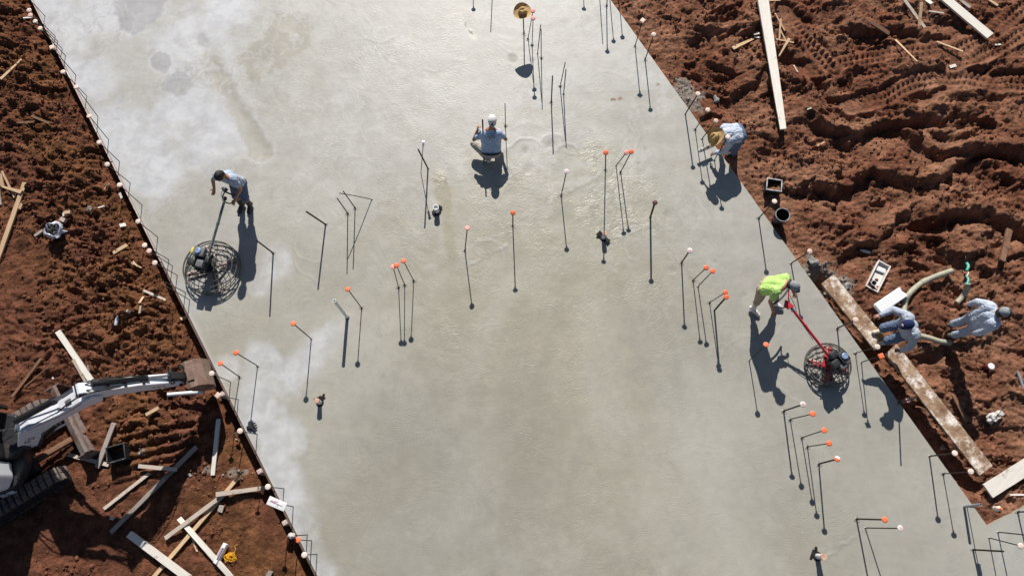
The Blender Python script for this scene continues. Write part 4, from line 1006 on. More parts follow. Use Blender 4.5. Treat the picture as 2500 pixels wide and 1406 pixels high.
# short stub outside the right edge
c = G(2204, 980); t = thing('pipe_stub', 'short white stub with a pink collar in the dirt by the right edge', 'pipe', c)
d = np.array([.03, .03, 1.0]); mb = MB(); mb.lathe([(.035, -.1), (.035, .26), (.027, .26), (.027, .15), (.0001, .15)], 16, o=c, ax=d/np.linalg.norm(d)); mb.build('pipe', 'pvc', t)
mb = MB(); mb.lathe([(.062, .20), (.064, .235), (.04, .24)], 18, o=c, ax=d/np.linalg.norm(d)); mb.build('collar', 'cap_pink', t)

# ------------------------------------------------------------------ lumber
def plank_mesh(Lp, w0, w1, th, twist=0.0, bow=0.0, seed=0, broken=(0, 0)):
    r = np.random.default_rng(seed); n = max(5, int(Lp/.12)); v = []; f = []
    for i in range(n+1):
        t = i/n; x = Lp*t; w = w0+(w1-w0)*t; a = twist*(t-.5); zz = bow*4*t*(1-t); jit = .002
        for (yy, z0) in ((-w/2, -th/2), (w/2, -th/2), (w/2, th/2), (-w/2, th/2)):
            e = 0
            if i == 0 and broken[0]: e = r.uniform(0, broken[0])
            if i == n and broken[1]: e = -r.uniform(0, broken[1])
            yy2 = yy+r.uniform(-jit, jit); v.append((x+e, yy2*math.cos(a)-z0*math.sin(a), yy2*math.sin(a)+z0*math.cos(a)+zz))
    for i in range(n):
        for k in range(4): f.append((i*4+k, i*4+(k+1) % 4, i*4+4+(k+1) % 4, i*4+4+k))
    f.append((3, 2, 1, 0)); f.append((n*4, n*4+1, n*4+2, n*4+3))
    mb = MB(); mb.add(v, f); return mb
_ps = [0]
def plank(name, a, b, wpx, th, m, label, cat='board', group=None, lift=0.0, w1px=None, twist=0.0, bow=0.0, broken=(.02, .02), za=None, zb=None, tiltx=0.0):
    _ps[0] += 1
    A = G(*a) if za is None else P(*a, za); Bq = G(*b) if zb is None else P(*b, zb)
    ppm = FOC/(CAM_H+.2)
    w = wpx/ppm; w1 = (w1px or wpx)/ppm
    ts = np.linspace(0, 1, max(3, int(np.hypot(*(Bq-A)[:2])/.1)))
    if za is None:                                         # rest the board on the high spots of the soil
        hs = np.array([gz(*(A+(Bq-A)*t)[:2]) for t in ts]); ln = np.polyfit(ts, hs, 1); res = hs-np.polyval(ln, ts)
        up = np.sort(res)[int(len(res)*.85)] if len(res) > 3 else max(res)
        za_, zb_ = ln[1]+up+th/2, ln[0]+ln[1]+up+th/2
        A = P(*a, za_+lift); Bq = P(*b, zb_+lift)
    d = Bq-A; Lp = np.linalg.norm(d)
    o = plank_mesh(Lp, w, w1, th, twist, bow, _ps[0], broken).build(name, m, None, False)
    o.location = A; y = np.cross([0, 0, 1.0], d/Lp); y /= np.linalg.norm(y); z = np.cross(d/Lp, y)
    M = np.array([d/Lp, y, z]).T@rotx(tiltx)
    o.rotation_euler = Matrix(M.tolist()).to_euler()
    return tag(o, label, cat, group)
GB = 'timber offcuts lying on the dirt'
# left side of the slab
plank('timber_board', (62, 445), (-22, 682), 12, .045, 'fresh_wood', 'long yellow two by four at the left frame edge beside the plastic bag', group=GB)
plank('wood_wedge', (54, 470), (6, 456), 10, .04, 'fresh_wood', 'tapered yellow piece against the head of the long two by four', group=GB, w1px=5, lift=.05)
plank('wood_strip', (5, 418), (36, 483), 5, .02, 'fresh_wood', 'thin pale strip crossing the tapered yellow piece at the left frame edge', group=GB, lift=.02)
plank('timber_board', (1, 424), (7, 456), 9, .04, 'fresh_wood', 'short pale board end above the tapered yellow piece', group=GB)
plank('timber_board', (-6, 455), (1, 502), 8, .04, 'pale_wood', 'pale board end cut by the left frame, below the tapered piece', group=GB)
plank('wood_offcut', (54, 496), (48, 511), 8, .03, 'fresh_wood', 'little yellow offcut right beside the long two by four', group=GB)
plank('wood_offcut', (105, 563), (85, 577), 7, .05, 'grey_wood', 'small grey offcut left of the plastic bag', group=GB)
plank('wood_offcut', (276, 619), (311, 598), 9, .045, 'fresh_wood', 'yellow offcut lying between the bag and the big trowel', group=GB)
plank('wood_offcut', (292, 470), (298, 486), 6, .03, 'white_wood', 'small upright white offcut by a pale cap at the left edge', group=GB)
plank('wood_offcut', (255, 463), (267, 449), 5, .02, 'fresh_wood', 'tiny split yellow offcut near the upper left caps', group=GB)
plank('wood_block', (292, 552), (309, 549), 10, .06, 'white_wood', 'pale chunky block below the long row of caps', group=GB)
plank('wood_offcut', (239, 508), (255, 503), 4, .02, 'white_wood', 'thin white sliver above the chunky pale block', group=GB)
plank('wood_splinter', (320, 641), (346, 654), 3, .012, 'fresh_wood', 'pale split splinter left of the three close caps', group=GB)
plank('wood_splinter', (324, 637), (336, 651), 3, .012, 'fresh_wood', 'short splinter crossing the pale split splinter', group=GB, lift=.01)
plank('wood_block', (156, 521), (174, 518), 9, .07, 'fresh_wood', 'orange tinted block end above the plastic bag', group=GB)
plank('wood_block', (153, 525), (172, 521), 11, .05, 'white_wood', 'pale block between the orange block and the plastic bag', group=GB, lift=.0)
plank('wood_block', (149, 534), (160, 540), 11, .05, 'grey_wood', 'grey block touching the top of the plastic bag', group=GB)
plank('marker_stick', (349, 708), (406, 733), 6, .028, 'pale_wood', 'round ended pale stick lying towards the slab edge below the caps', 'stick')
plank('wood_offcut', (351, 724), (340, 741), 6, .03, 'fresh_wood', 'short offcut below the round ended pale stick', group=GB)
plank('wood_offcut', (344, 746), (341, 766), 5, .03, 'pale_wood', 'narrow upright offcut below the short offcut, right of the bottle', group=GB)
plank('wood_block', (439, 780), (459, 773), 8, .04, 'fresh_wood', 'yellow block lying at the foot of the slab edge below the trowel', group=GB)
plank('wood_offcut', (309, 758), (318, 763), 6, .02, 'white_wood', 'tiny white chip right of the clear bottle', group=GB)
plank('timber_board', (141, 808), (224, 930), 13, .04, 'white_wood', 'long pale board ending above the excavator boom', group=GB)
plank('wood_strip', (178, 876), (217, 944), 7, .03, 'pale_wood', 'narrow pale board half under the long one above the boom', group=GB)
plank('wood_offcut', (215, 890), (217, 908), 5, .03, 'grey_wood', 'small offcut leaning on the long pale board', group=GB)
plank('timber_board', (102, 874), (30, 969), 7, .035, 'muddy_wood', 'brown narrow board left of the long pale board', group=GB)
plank('wood_splinter', (120, 894), (58, 946), 3, .015, 'muddy_wood', 'thin brown lath parallel to the brown narrow board', group=GB)
plank('wood_splinter', (126, 919), (132, 926), 4, .012, 'white_wood', 'tiny white chip near the thin brown lath', group=GB)
plank('wood_offcut', (388, 995), (356, 1013), 8, .045, 'fresh_wood', 'short yellow offcut below the excavator arm', group=GB)
plank('timber_board', (279, 1032), (237, 1142), 11, .045, 'grey_wood', 'grey weathered board standing diagonal left of the black tub', group=GB, lift=.03)
plank('timber_board', (166, 1109), (268, 1135), 9, .045, 'pale_wood', 'pale board under the grey one beside the track', group=GB)
plank('timber_board', (337, 1137), (432, 1146), 9, .045, 'pale_wood', 'short pinkish board lying across two long ones below the tub', group=GB, lift=.05)
plank('timber_board', (481, 1089), (270, 1300), 10, .045, 'grey_wood', 'longest grey board running diagonally below the tub', group=GB)
plank('timber_board', (366, 1154), (254, 1242), 8, .04, 'pale_wood', 'shorter pale board parallel to the longest grey board', group=GB)
plank('timber_board', (534, 1022), (520, 1161), 10, .045, 'white_wood', 'upright whitish board below the excavator bucket', group=GB)
plank('timber_board', (582, 1165), (372, 1412), 9, .04, 'fresh_wood', 'long yellow board under the crossing boards at the bottom left', group=GB)
plank('wood_lath', (662, 1188), (525, 1207), 9, .03, 'pale_wood', 'pale lath reaching out from the slab edge to the crossing boards', group=GB, w1px=11, lift=.06)
plank('timber_board', (556, 1200), (403, 1314), 10, .045, 'pale_wood', 'pale board crossing over the long yellow board', group=GB, lift=.06)
plank('timber_board', (437, 1264), (566, 1410), 11, .04, 'white_wood', 'twisted pale board under the printed box at the bottom', group=GB, twist=.5, lift=.05)
plank('timber_beam', (315, 1302), (462, 1412), 15, .08, 'white_wood', 'thick white beam half in the excavator shadow at the bottom', group=GB, lift=.05)
plank('wood_block', (543, 1232), (537, 1250), 12, .05, 'grey_wood', 'grey block right of the crossing boards', group=GB)
plank('wood_splinter', (468, 1310), (482, 1347), 4, .015, 'fresh_wood', 'thin splinter beside the twisted pale board', group=GB)
plank('wood_offcut', (268, 1262), (279, 1267), 7, .03, 'pale_wood', 'small pinkish offcut near the foot of the shorter pale board', group=GB)
plank('wood_block', (653, 1410), (662, 1392), 11, .05, 'grey_wood', 'block cut by the bottom of the picture left of the lowest cap', group=GB)
plank('wood_splinter', (55, 45), (80, 43), 4, .015, 'white_wood', 'short white splinter under the highest pale caps', group=GB, lift=.05)
plank('timber_board', (1, 195), (54, 145), 8, .03, 'fresh_wood', 'yellow ended board sticking out of the dirt at the upper left', group=GB, w1px=5)
plank('wood_splinter', (76, 283), (122, 302), 6, .02, 'muddy_wood', 'muddy lath half buried at the upper left', group=GB)
plank('wood_splinter', (40, 300), (85, 298), 6, .02, 'muddy_wood', 'short muddy lath left of the half buried one', group=GB)
# right side
plank('long_plank', (1860, -14), (1912, 317), 33, .045, 'white_wood', 'long white scaffold plank lying in the dirt at the top right', 'plank', w1px=16, twist=.35, lift=.06)
plank('long_plank', (2296, -12), (2417, 90), 26, .05, 'white_wood', 'broad white plank cut by the top of the picture, far right', 'plank', lift=.05)
plank('timber_board', (2204, -4), (2258, 69), 9, .03, 'pale_wood', 'narrow pale board left of the broad white plank', group=GB, lift=.05)
plank('timber_board', (2252, -6), (2276, 11), 11, .03, 'white_wood', 'white board end between the narrow board and the broad plank', group=GB)
plank('wood_offcut', (2249, 5), (2244, 66), 8, .04, 'fresh_wood', 'yellow pointed piece standing across the narrow pale board', group=GB, lift=.10)
plank('wood_splinter', (2267, 28), (2304, 33), 5, .02, 'pale_wood', 'thin splinter under the broad white plank', group=GB)
plank('timber_board', (2125, 54), (2171, 83), 13, .035, 'muddy_wood', 'muddy brown board half buried near the tyre tracks', group=GB)
plank('wood_lath', (2185, 97), (2240, 152), 6, .02, 'fresh_wood', 'pointed lath lying across the upper tyre track', group=GB, w1px=3, lift=.03)
plank('wood_lath', (2286, 102), (2352, 127), 5, .02, 'fresh_wood', 'yellow lath lying right of the pointed one', group=GB, lift=.02)
plank('timber_board', (2405, -5), (2436, 15), 7, .03, 'fresh_wood', 'yellow board end at the top right corner', group=GB)
plank('timber_board', (2340, -3), (2370, 21), 9, .02, 'grey_wood', 'grey flat board behind the broad white plank', group=GB)
plank('wood_splinter', (1892, 33), (1916, 76), 4, .015, 'fresh_wood', 'splinter highest in the heap right of the long scaffold plank', group=GB, lift=.02)
plank('wood_splinter', (1906, 46), (1902, 100), 5, .02, 'fresh_wood', 'upright yellow splinter in the heap by the long scaffold plank', group=GB, lift=.05)
plank('wood_splinter', (1904, 72), (1918, 100), 4, .015, 'fresh_wood', 'slanting splinter in the middle of the heap by the scaffold plank', group=GB, lift=.03)
plank('wood_splinter', (1927, 94), (1901, 139), 8, .02, 'fresh_wood', 'broadest splinter lowest in the heap by the scaffold plank', group=GB, w1px=3, lift=.03)
plank('wood_splinter', (1893, 96), (1940, 105), 4, .015, 'fresh_wood', 'level splinter across the heap by the scaffold plank', group=GB, lift=.06)
plank('wood_offcut', (1788, 119), (1840, 95), 11, .025, 'fresh_wood', 'pointed yellow offcut left of the long scaffold plank', group=GB, w1px=6)
plank('wood_offcut', (1839, 85), (1856, 82), 5, .03, 'white_wood', 'upper white chip touching the scaffold plank', group=GB)
plank('wood_offcut', (1840, 91), (1858, 93), 5, .03, 'white_wood', 'lower white chip touching the scaffold plank', group=GB)
plank('wood_splinter', (1876, 2), (1906, 1), 5, .02, 'fresh_wood', 'splinter at the top right of the scaffold plank', group=GB)
plank('wood_splinter', (1937, 159), (1948, 178), 4, .015, 'pale_wood', 'small pale splinter right of the scaffold plank', group=GB)
plank('wood_splinter', (1970, 268), (1981, 264), 4, .015, 'white_wood', 'tiny pale chip right of the scaffold plank end', group=GB)
plank('wood_splinter', (1994, 357), (2014, 346), 4, .015, 'fresh_wood', 'short yellow splinter below the end of the scaffold plank', group=GB)
plank('wood_offcut', (2317, 165), (2334, 160), 9, .03, 'white_wood', 'white chip above the lower tyre track', group=GB)
plank('wood_splinter', (2428, 110), (2444, 109), 5, .015, 'white_wood', 'white sliver at the tip of the broad white plank', group=GB)
plank('wood_stake', (2464, 560), (2446, 638), 15, .05, 'muddy_wood', 'brown sharpened stake lying at the right frame edge', 'stake', w1px=13, lift=.05)
plank('wood_stake', (2326, 962), (2361, 1030), 8, .03, 'muddy_wood', 'brown narrow stake in the shadow of the standing man', 'stake', lift=.03)
for (a, b), lab, w0, w1 in ((((2018, 680), (2152, 846)), 'crusted old walk plank, upper one under the boots of the man in navy cap', 42, 40), (((2172, 850), (2408, 1150)), 'crusted old walk plank, lower one running to the notch', 39, 40)):
    plank('walk_plank', a, b, w0, .05, 'crusty_plank', lab, 'plank', 'old planks laid over the edge trench', w1px=w1, za=.03, zb=.03, broken=(.05, .05))
plank('walk_plank', (2410, 1199), (2540, 1117), 33, .05, 'white_wood', 'clean white plank cut by the right frame edge below the crusted ones', 'plank', za=.0, zb=.0)
plank('wood_block', (2340, 1087), (2325, 1101), 13, .04, 'fresh_wood', 'pale wood block behind a pale cap by the lower crusted plank', group=GB, lift=.08)
plank('wood_lath', (2464, 1207), (2520, 1207), 4, .02, 'white_wood', 'thin white lath at the right frame edge below the clean plank', group=GB, lift=.03)
plank('wood_splinter', (2203, 892), (2222, 900), 6, .02, 'fresh_wood', 'little wood chip beside the lower crusted plank', group=GB)

# ------------------------------------------------------------------ loose things on the ground
def open_box(c, lx, ly, h, ang, m, rim, name, label, cat, fill=None, fill_z=.05):
    t = thing(name, label, cat, c); M = rotz(ang); th = .015; mb = MB()
    for sx_, sy_, dx, dy in ((lx, th, 0, ly/2), (lx, th, 0, -ly/2), (th, ly-th*2.1, lx/2-th/2, 0), (th, ly-th*2.1, -lx/2+th/2, 0)):
        mb.box(c+M@np.array([dx, dy, h/2]), (sx_, sy_, h), M)
    mb.box(c+M@np.array([0, 0, .01]), (lx-.03, ly-.03, .02), M); mb.build('tub', m, t, False)
    mb = MB(); k = .03
    for sx_, sy_, dx, dy in ((lx+k, .026, 0, ly/2), (lx+k, .026, 0, -ly/2), (.026, ly-.03, lx/2, 0), (.026, ly-.03, -lx/2, 0)): mb.box(c+M@np.array([dx, dy, h]), (sx_, sy_, .022), M, bev=.006)
    mb.build('rim', rim, t)
    if fill:
        mb = MB(); n = 14; g = np.linspace(-.5, .5, n); v = [(c+M@np.array([x*(lx-.04), y*(ly-.04), fill_z+.10*(x-y)+.03*pn(np.array([x*5]), np.array([y*5]), 7)[0]])) for y in g for x in g]
        f = [(j*n+i, j*n+i+1, (j+1)*n+i+1, (j+1)*n+i) for j in range(n-1) for i in range(n-1)]; mb.add(v, f); mb.build('soil_fill', fill, t)
    return t
mat('rim_dark', (.05, .05, .052), (.02, .02, .021), .5, 12, .2, 40, dirt=(.55, .55, .58), dirt_amt=.2, dscale=9)
mat('rim_dusty', (.62, .63, .68), (.10, .10, .11), .5, 9, .2, 40)
mat('fill_soil', (.24, .11, .05), (.12, .05, .025), .95, 14, .8, 30)
open_box(G(299, 1108), .36, .31, .26, rad(14), 'black_plastic', 'rim_dark', 'square_tub', 'square black tub with a dusty rim among the boards below the excavator', 'tub')
open_box(G(1882, 462), .32, .27, .22, rad(-12), 'black_plastic', 'rim_dusty', 'square_tub', 'square black tub half full of soil at the right slab edge', 'tub', 'fill_soil', .11)
c = G(1897, 540); t = thing('round_bucket', 'round black bucket streaked with concrete at the right slab edge', 'bucket', c)
mb = MB(); mb.lathe([(.12, 0), (.145, .33), (.156, .335), (.156, .36), (.142, .36), (.138, .34), (.115, .02), (.0001, .02)], 26, o=c); mb.build('pail', 'black_plastic', t)
mb = MB(); mb.ring(c+np.array([0, 0, .36]), .15, .009, 28, 6); mb.build('rim', 'rim_dusty', t)
mb = MB(); mb.tube([c+np.array([.155*math.cos(a), .155*math.sin(a), .30-.10*math.sin((a-rad(100))/rad(160)*math.pi)]) for a in np.linspace(rad(100), rad(260), 12)], .005, 6); mb.build('handle', 'steel', t)
# white tray with its bits
c = G(2138, 678)+np.array([0, 0, .02]); p0, p1 = P(2155, 643, c[2]), P(2120, 712, c[2]); ax = p0-p1; ang = math.atan2(ax[1], ax[0])
t = open_box(c, .66, .26, .09, ang, 'tray_white', 'tray_white', 'planter_tray', 'long white plastic tray with a cup inside, beside the foam block', 'tray')
M = rotz(ang)
q = c+M@np.array([-.22, .03, .03]); tc_ = thing('drinking_cup', 'dark drinking cup standing in the white plastic tray', 'cup', q); mb = MB(); mb.lathe([(.045, 0), (.055, .12), (.060, .125), (.052, .125), (.042, .02), (.0001, .02)], 18, o=q); mb.build('cup_wall', 'engine_grey', tc_)
mb = MB(); mb.ring(q+np.array([0, 0, .124]), .056, .006, 22, 6); mb.build('lip', 'white_plastic', tc_)
q = c+M@np.array([.2, .0, .03]); single(crumple(MB().box(q, (.10, .2, .015), M@rotz(.15), bev=.004), .006, 12, .04), 'folded_cloth', 'white_plastic', 'white folded cloth in the upper end of the plastic tray', 'cloth', q)
q = c+M@np.array([.13, .0, .035]); single(MB().box(q, (.03, .19, .03), M@rotz(.12), bev=.006), 'hand_tool', 'engine_grey', 'dark bar shaped tool lying across the plastic tray', 'tool', q)
q = c+M@np.array([-.06, -.02, .028]); single(crumple(MB().ell(q, (.04, .03, .012)), .01, 5, .02), 'mud_lump', 'clod', 'small brown mud lump on the floor of the plastic tray', 'mud lump', q)
# foam block
A, Bq = P(2138, 757, -.05), P(2192, 720, -.05); ax = Bq-A; ang = math.atan2(ax[1], ax[0]); c = (A+Bq)/2; c[2] = gz(c[0], c[1])+.06
mb = MB(); bm = bmesh.new(); bmesh.ops.create_cube(bm, size=1)
for v in bm.verts: v.co = Vector((v.co.x*.70, v.co.y*.25, v.co.z*.11))
bmesh.ops.bevel(bm, geom=bm.edges[:], offset=.02, segments=3, affect='EDGES'); bmesh.ops.subdivide_edges(bm, edges=bm.edges[:], cuts=2, use_grid_fill=True); bm.verts.index_update()
vv = np.array([x.co[:] for x in bm.verts]); k = vv[:, 0] > .30; vv[k, 0] += .05*pn(vv[k, 1]*14, vv[k, 2]*14, 3)
mb.add(vv@(rotz(ang)@roty(rad(-4))).T+c, [[x.index for x in q.verts] for q in bm.faces]); bm.free()
single(mb, 'foam_block', 'foam_white', 'white foam block with a broken end beside the grey hose', 'foam block', c)
# suction hose in two visible lengths
def smooth_path(pts, n=40):
    p = np.array(pts, float); k = len(p); out = []
    for i in range(k-1):
        p0, p1, p2, p3 = p[max(i-1, 0)], p[i], p[i+1], p[min(i+2, k-1)]
        for t in np.linspace(0, 1, n//(k-1)+1)[:-1 if i < k-2 else None]:
            out.append(.5*((2*p1)+(-p0+p2)*t+(2*p0-5*p1+4*p2-p3)*t*t+(-p0+3*p1-3*p2+p3)*t**3))
    return out
def hose(px, lifts, r, label, extra=None):
    pts = [G(*q)+np.array([0, 0, r+l]) for q, l in zip(px, lifts)]; c = pts[0]; t = thing('suction_hose', label, 'hose', c)
    sp_ = smooth_path(pts, 60); mb = MB(); mb.tube(sp_, [r*(1+.05*math.sin(i*2.1)) for i in range(len(sp_))], 14); mb.build('tube', 'hose_beige', t)
    if extra is not None:
        k = int(len(sp_)*extra); d = sp_[k+1]-sp_[k-1]; d /= np.linalg.norm(d); mb = MB(); mb.lathe([(r*1.02, -.07), (r*1.18, -.06), (r*1.18, .06), (r*1.02, .07)], 16, o=sp_[k], ax=d); mb.build('coupling', 'hose_beige', t)
    return t
hose([(2203, 768), (2202, 745), (2210, 722), (2230, 703), (2252, 690), (2280, 678), (2316, 665)], [0, .06, .12, .14, .12, .10, .05], .058, 'thick beige hose curving up from behind the man in navy cap', .62)
hose([(2238, 822), (2262, 829), (2288, 836), (2315, 838)], [.06, .08, .05, .01], .055, 'short beige hose end pointing at the boots of the standing man')
# teal marked elbow
pts = [G(2334, 740)+np.array([0, 0, .02]), G(2342, 728)+np.array([0, 0, .10]), G(2347, 712)+np.array([0, 0, .2]), G(2347, 700)+np.array([0, 0, .22])]
t = thing('marked_hose_end', 'beige hose end with teal marking tape sticking out of the dirt', 'hose', pts[0])
mb = MB(); mb.tube(smooth_path(pts, 24), .055, 14); mb.build('tube', 'hose_beige', t)
q = pts[-1]; mb = MB(); mb.ring(q, .058, .012, 20, 6, ax=pts[-1]-pts[-2]); mb.build('clamp', 'steel', t)
for a, b, w in (((2346, 702), (2347, 680), .022), ((2347, 680), (2347, 668), .010), ((2346, 668), (2348, 649), .028)):
    A, Bq = G(*a)+np.array([0, 0, .20]), G(*b)+np.array([0, 0, .18]); mb = MB(); sp_ = smooth_path([A, (A+Bq)/2+np.array([.02, 0, .03]), Bq], 12); mb.tube(sp_, [w*(1+.25*math.sin(i*1.7)) for i in range(len(sp_))], 9); mb.build('teal_tape', 'teal_paint' if w > .015 else 'white_plastic', t)
A = G(2348, 648)+np.array([0, 0, .19]); mb = MB(); mb.tube(smooth_path([A, A+np.array([-.02, .08, .02]), A+np.array([.0, .15, 0]), A+np.array([.05, .17, -.05])], 14), .009, 7); mb.build('cord', 'hose_black', t)
def bottle(px, d, label, m='clear_bottle'):
    c = G(*px)+np.array([0, 0, .035]); t = thing('water_bottle', label, 'bottle', c); d = np.array([*d, .05]); d /= np.linalg.norm(d)
    mb = MB(); mb.lathe([(.0001, -.10), (.03, -.098), (.034, -.09), (.031, -.05), (.034, -.02), (.034, .03), (.028, .06), (.014, .08), (.012, .10)], 16, o=c, ax=d); mb.build('body', m, t)
    mb = MB(); mb.lathe([(.015, .098), (.015, .115), (.0001, .117)], 12, o=c, ax=d); mb.build('bottle_cap', 'white_plastic', t)
bottle((287, 784), (.12, 1), 'clear plastic bottle lying in the dirt left of the slab')
bottle((2111, 615), (-.95, .3), 'crushed clear bottle lying above the white plastic tray')
# bag of black rubbish
c = G(138, 566); t = thing('rubbish_bag', 'open white plastic bag filled with black scraps in the left dirt', 'bag', c)
mb = MB(); mb.lathe([(.10, 0), (.17, .03), (.19, .10), (.165, .16), (.15, .155), (.14, .08)], 40, o=c); crumple(mb, .05, 31, .09); mb.build('bag_film', 'bag_plastic', t)
mb = MB()
for k in range(26):
    a, q = random.uniform(0, 6.3), .12*math.sqrt(random.random()); mb.ell(c+np.array([q*math.cos(a), q*math.sin(a), .13+random.uniform(-.02, .04)]), (random.uniform(.02, .05), random.uniform(.02, .04), .02), rotz(a), 8, 6)
crumple(mb, .02, 17, .05); o = mb.build('black_scraps', 'trash_black', t, False); o['kind'] = 'stuff'
mb = MB(); A = c+np.array([.15, -.02, .06]); mb.tube([A, A+np.array([.07, -.01, .03]), A+np.array([.12, .01, -.02])], [.05, .035, .01], 9); crumple(mb, .02, 8, .05); mb.build('bag_handle', 'bag_plastic', t)
# jar, rag, pipes
c = G(2409, 897); t = thing('lidded_jar', 'dark red jar with a white lid in the dirt by the standing man', 'jar', c)
mb = MB(); mb.lathe([(.055, 0), (.06, .01), (.06, .13), (.055, .14), (.0001, .14)], 20, o=c); mb.build('jar_body', 'red_plastic', t)
mb = MB(); mb.lathe([(.064, .128), (.066, .155), (.06, .16), (.0001, .161)], 22, o=c); mb.build('lid', 'white_plastic', t)
c = G(2424, 1018)+np.array([0, 0, .04]); ang = rad(22); mb = MB(); mb.ell((0, 0, 0), (.19, .10, .05), n=40, k=24); crumple(mb, .05, 77, .10); crumple(mb, .025, 78, .045); mb.v = [tuple(rotz(ang)@np.array(p)+c) for p in mb.v]
single(mb, 'crumpled_rag', 'rag_white', 'crumpled white rag with a dark tail in the lower right dirt', 'rag', c)
A, Bq = G(2480, 908)+np.array([0, 0, .05]), G(2508, 984)+np.array([0, 0, .04]); mb = MB(); mb.tube([A, Bq], .028, 14); single(mb, 'conduit_pipe', 'conduit_grey', 'grey plastic pipe lying at the right frame edge', 'pipe', A)
A, Bq = P(410, 963, -.08), P(497, 956, -.02); d = Bq-A; mb = MB(); mb.lathe([(.030, 0), (.040, .0), (.040, np.linalg.norm(d))] + [(.030, np.linalg.norm(d)), (.030, .1), (.0001, .1)], 16, o=A, ax=d/np.linalg.norm(d)); single(mb, 'loose_pipe', 'pvc', 'white plastic pipe lying below the excavator bucket', 'pipe', A)
# printed box and the tangle of yellow line
A, Bq = G(533, 1370), G(554, 1330); d = Bq-A; ang = math.atan2(d[1], d[0]); c = (A+Bq)/2+np.array([0, 0, .08]); t = thing('printed_box', 'narrow white box with dark and pink print on the twisted board', 'box', c); M = rotz(ang)@rotx(rad(-25))
mb = MB(); mb.box(c, (.40, .095, .075), M, bev=.004); mb.build('carton', 'white_plastic', t)
q = c+M@np.array([.0, -.02, .0385]); mb = MB(); mb.box(q, (.24, .045, .002), M); mb.build('dark_print', 'box_print', t)
q = c+M@np.array([.02, .022, .0388]); mb = MB(); mb.box(q, (.18, .018, .002), M); mb.build('pink_print', 'box_red', t)
c = G(564, 1359)+np.array([0, 0, .02]); mb = MB()
for k in range(16):
    a0 = random.uniform(0, 6.3); R = random.uniform(.03, .085); cx, cy = random.uniform(-.045, .045), random.uniform(-.045, .045)
    mb.tube([c+np.array([cx+R*math.cos(a0+t_)*(1+.2*math.sin(3*t_+k)), cy+R*.8*math.sin(a0+t_), .03+.03*math.sin(2*t_+k)]) for t_ in np.linspace(0, random.uniform(4, 6.2), 16)], .0055, 5)
mb.tube([c+np.array([.06, .06, .02]), c+np.array([.10, .14, .03]), c+np.array([.07, .2, .01]), c+np.array([.12, .24, .0])], .005, 5)
single(mb, 'line_tangle', 'rope_yellow', 'tangle of bright yellow builders line beside the printed box', 'line', c)
# rocks of hardened concrete
for px, py, r, lab in ((221, 511, .07, 'grey stone above the left plastic bag'), (464, 1160, .05, 'small grey lump left of the concrete crumbs'), (2300, 1092, .07, 'grey lump beside the lower crusted plank'), (1748, 245, .10, 'dark wet lump near the right grey spill'), (1985, 640, .12, 'broken concrete lump above the crusted plank'), (2065, 700, .09, 'grey lump on the inner side of the crusted plank')):
    c = G(px, py); mb = MB(); mb.ell(c+np.array([0, 0, r*.3]), (r, r*.75, r*.5), rotz(px), 14, 9); crumple(mb, r*.45, px, r*.9); single(mb, 'concrete_lump', 'concrete_crust', lab, 'rubble', c)
# ------------------------------------------------------------------ people
def remesh(mb, voxel, smooth=4, fold=0.0, seed=0, stretch=(1, 1, 1), fs=.07):
    me = bpy.data.meshes.new('tmp'); me.from_pydata(mb.v, [], mb.f)
    o = bpy.data.objects.new('tmp', me); COL.objects.link(o)
    m = o.modifiers.new('r', 'REMESH'); m.mode = 'VOXEL'; m.voxel_size = voxel
    if smooth: s = o.modifiers.new('s', 'SMOOTH'); s.factor = .5; s.iterations = smooth
    dg = bpy.context.evaluated_depsgraph_get(); dg.update()
    ev = bpy.data.meshes.new_from_object(o.evaluated_get(dg)); bpy.data.objects.remove(o); bpy.data.meshes.remove(me)
    if fold:
        k = len(ev.vertices); v = np.empty(k*3, np.float32); ev.vertices.foreach_get('co', v); v = v.reshape(-1, 3).astype(float)
        nr = np.empty(k*3, np.float32); ev.vertex_normals.foreach_get('vector', nr); nr = nr.reshape(-1, 3)
        a = v*np.array(stretch)/fs
        w = pn(a[:, 0]+.7*a[:, 2]+seed, a[:, 1]-.6*a[:, 2], 3)+.6*pn(a[:, 1]*1.7+seed, a[:, 2]*1.7, 5)
        w = (1-2*np.abs(w))*.6
        v = v+nr*(fold*w)[:, None]; ev.vertices.foreach_set('co', v.astype(np.float32).ravel())
    ev.polygons.foreach_set('use_smooth', np.ones(len(ev.polygons), bool)); ev.update()
    return ev
def from_mesh(name, me, m, parent):
    me.transform(Matrix.Translation(-Vector(parent['_o'])))
    o = bpy.data.objects.new(name, me); COL.objects.link(o); o.parent = parent; me.materials.append(MATS[m]); me.name = name; return o
def unit(v): v = np.asarray(v, float); return v/np.linalg.norm(v)
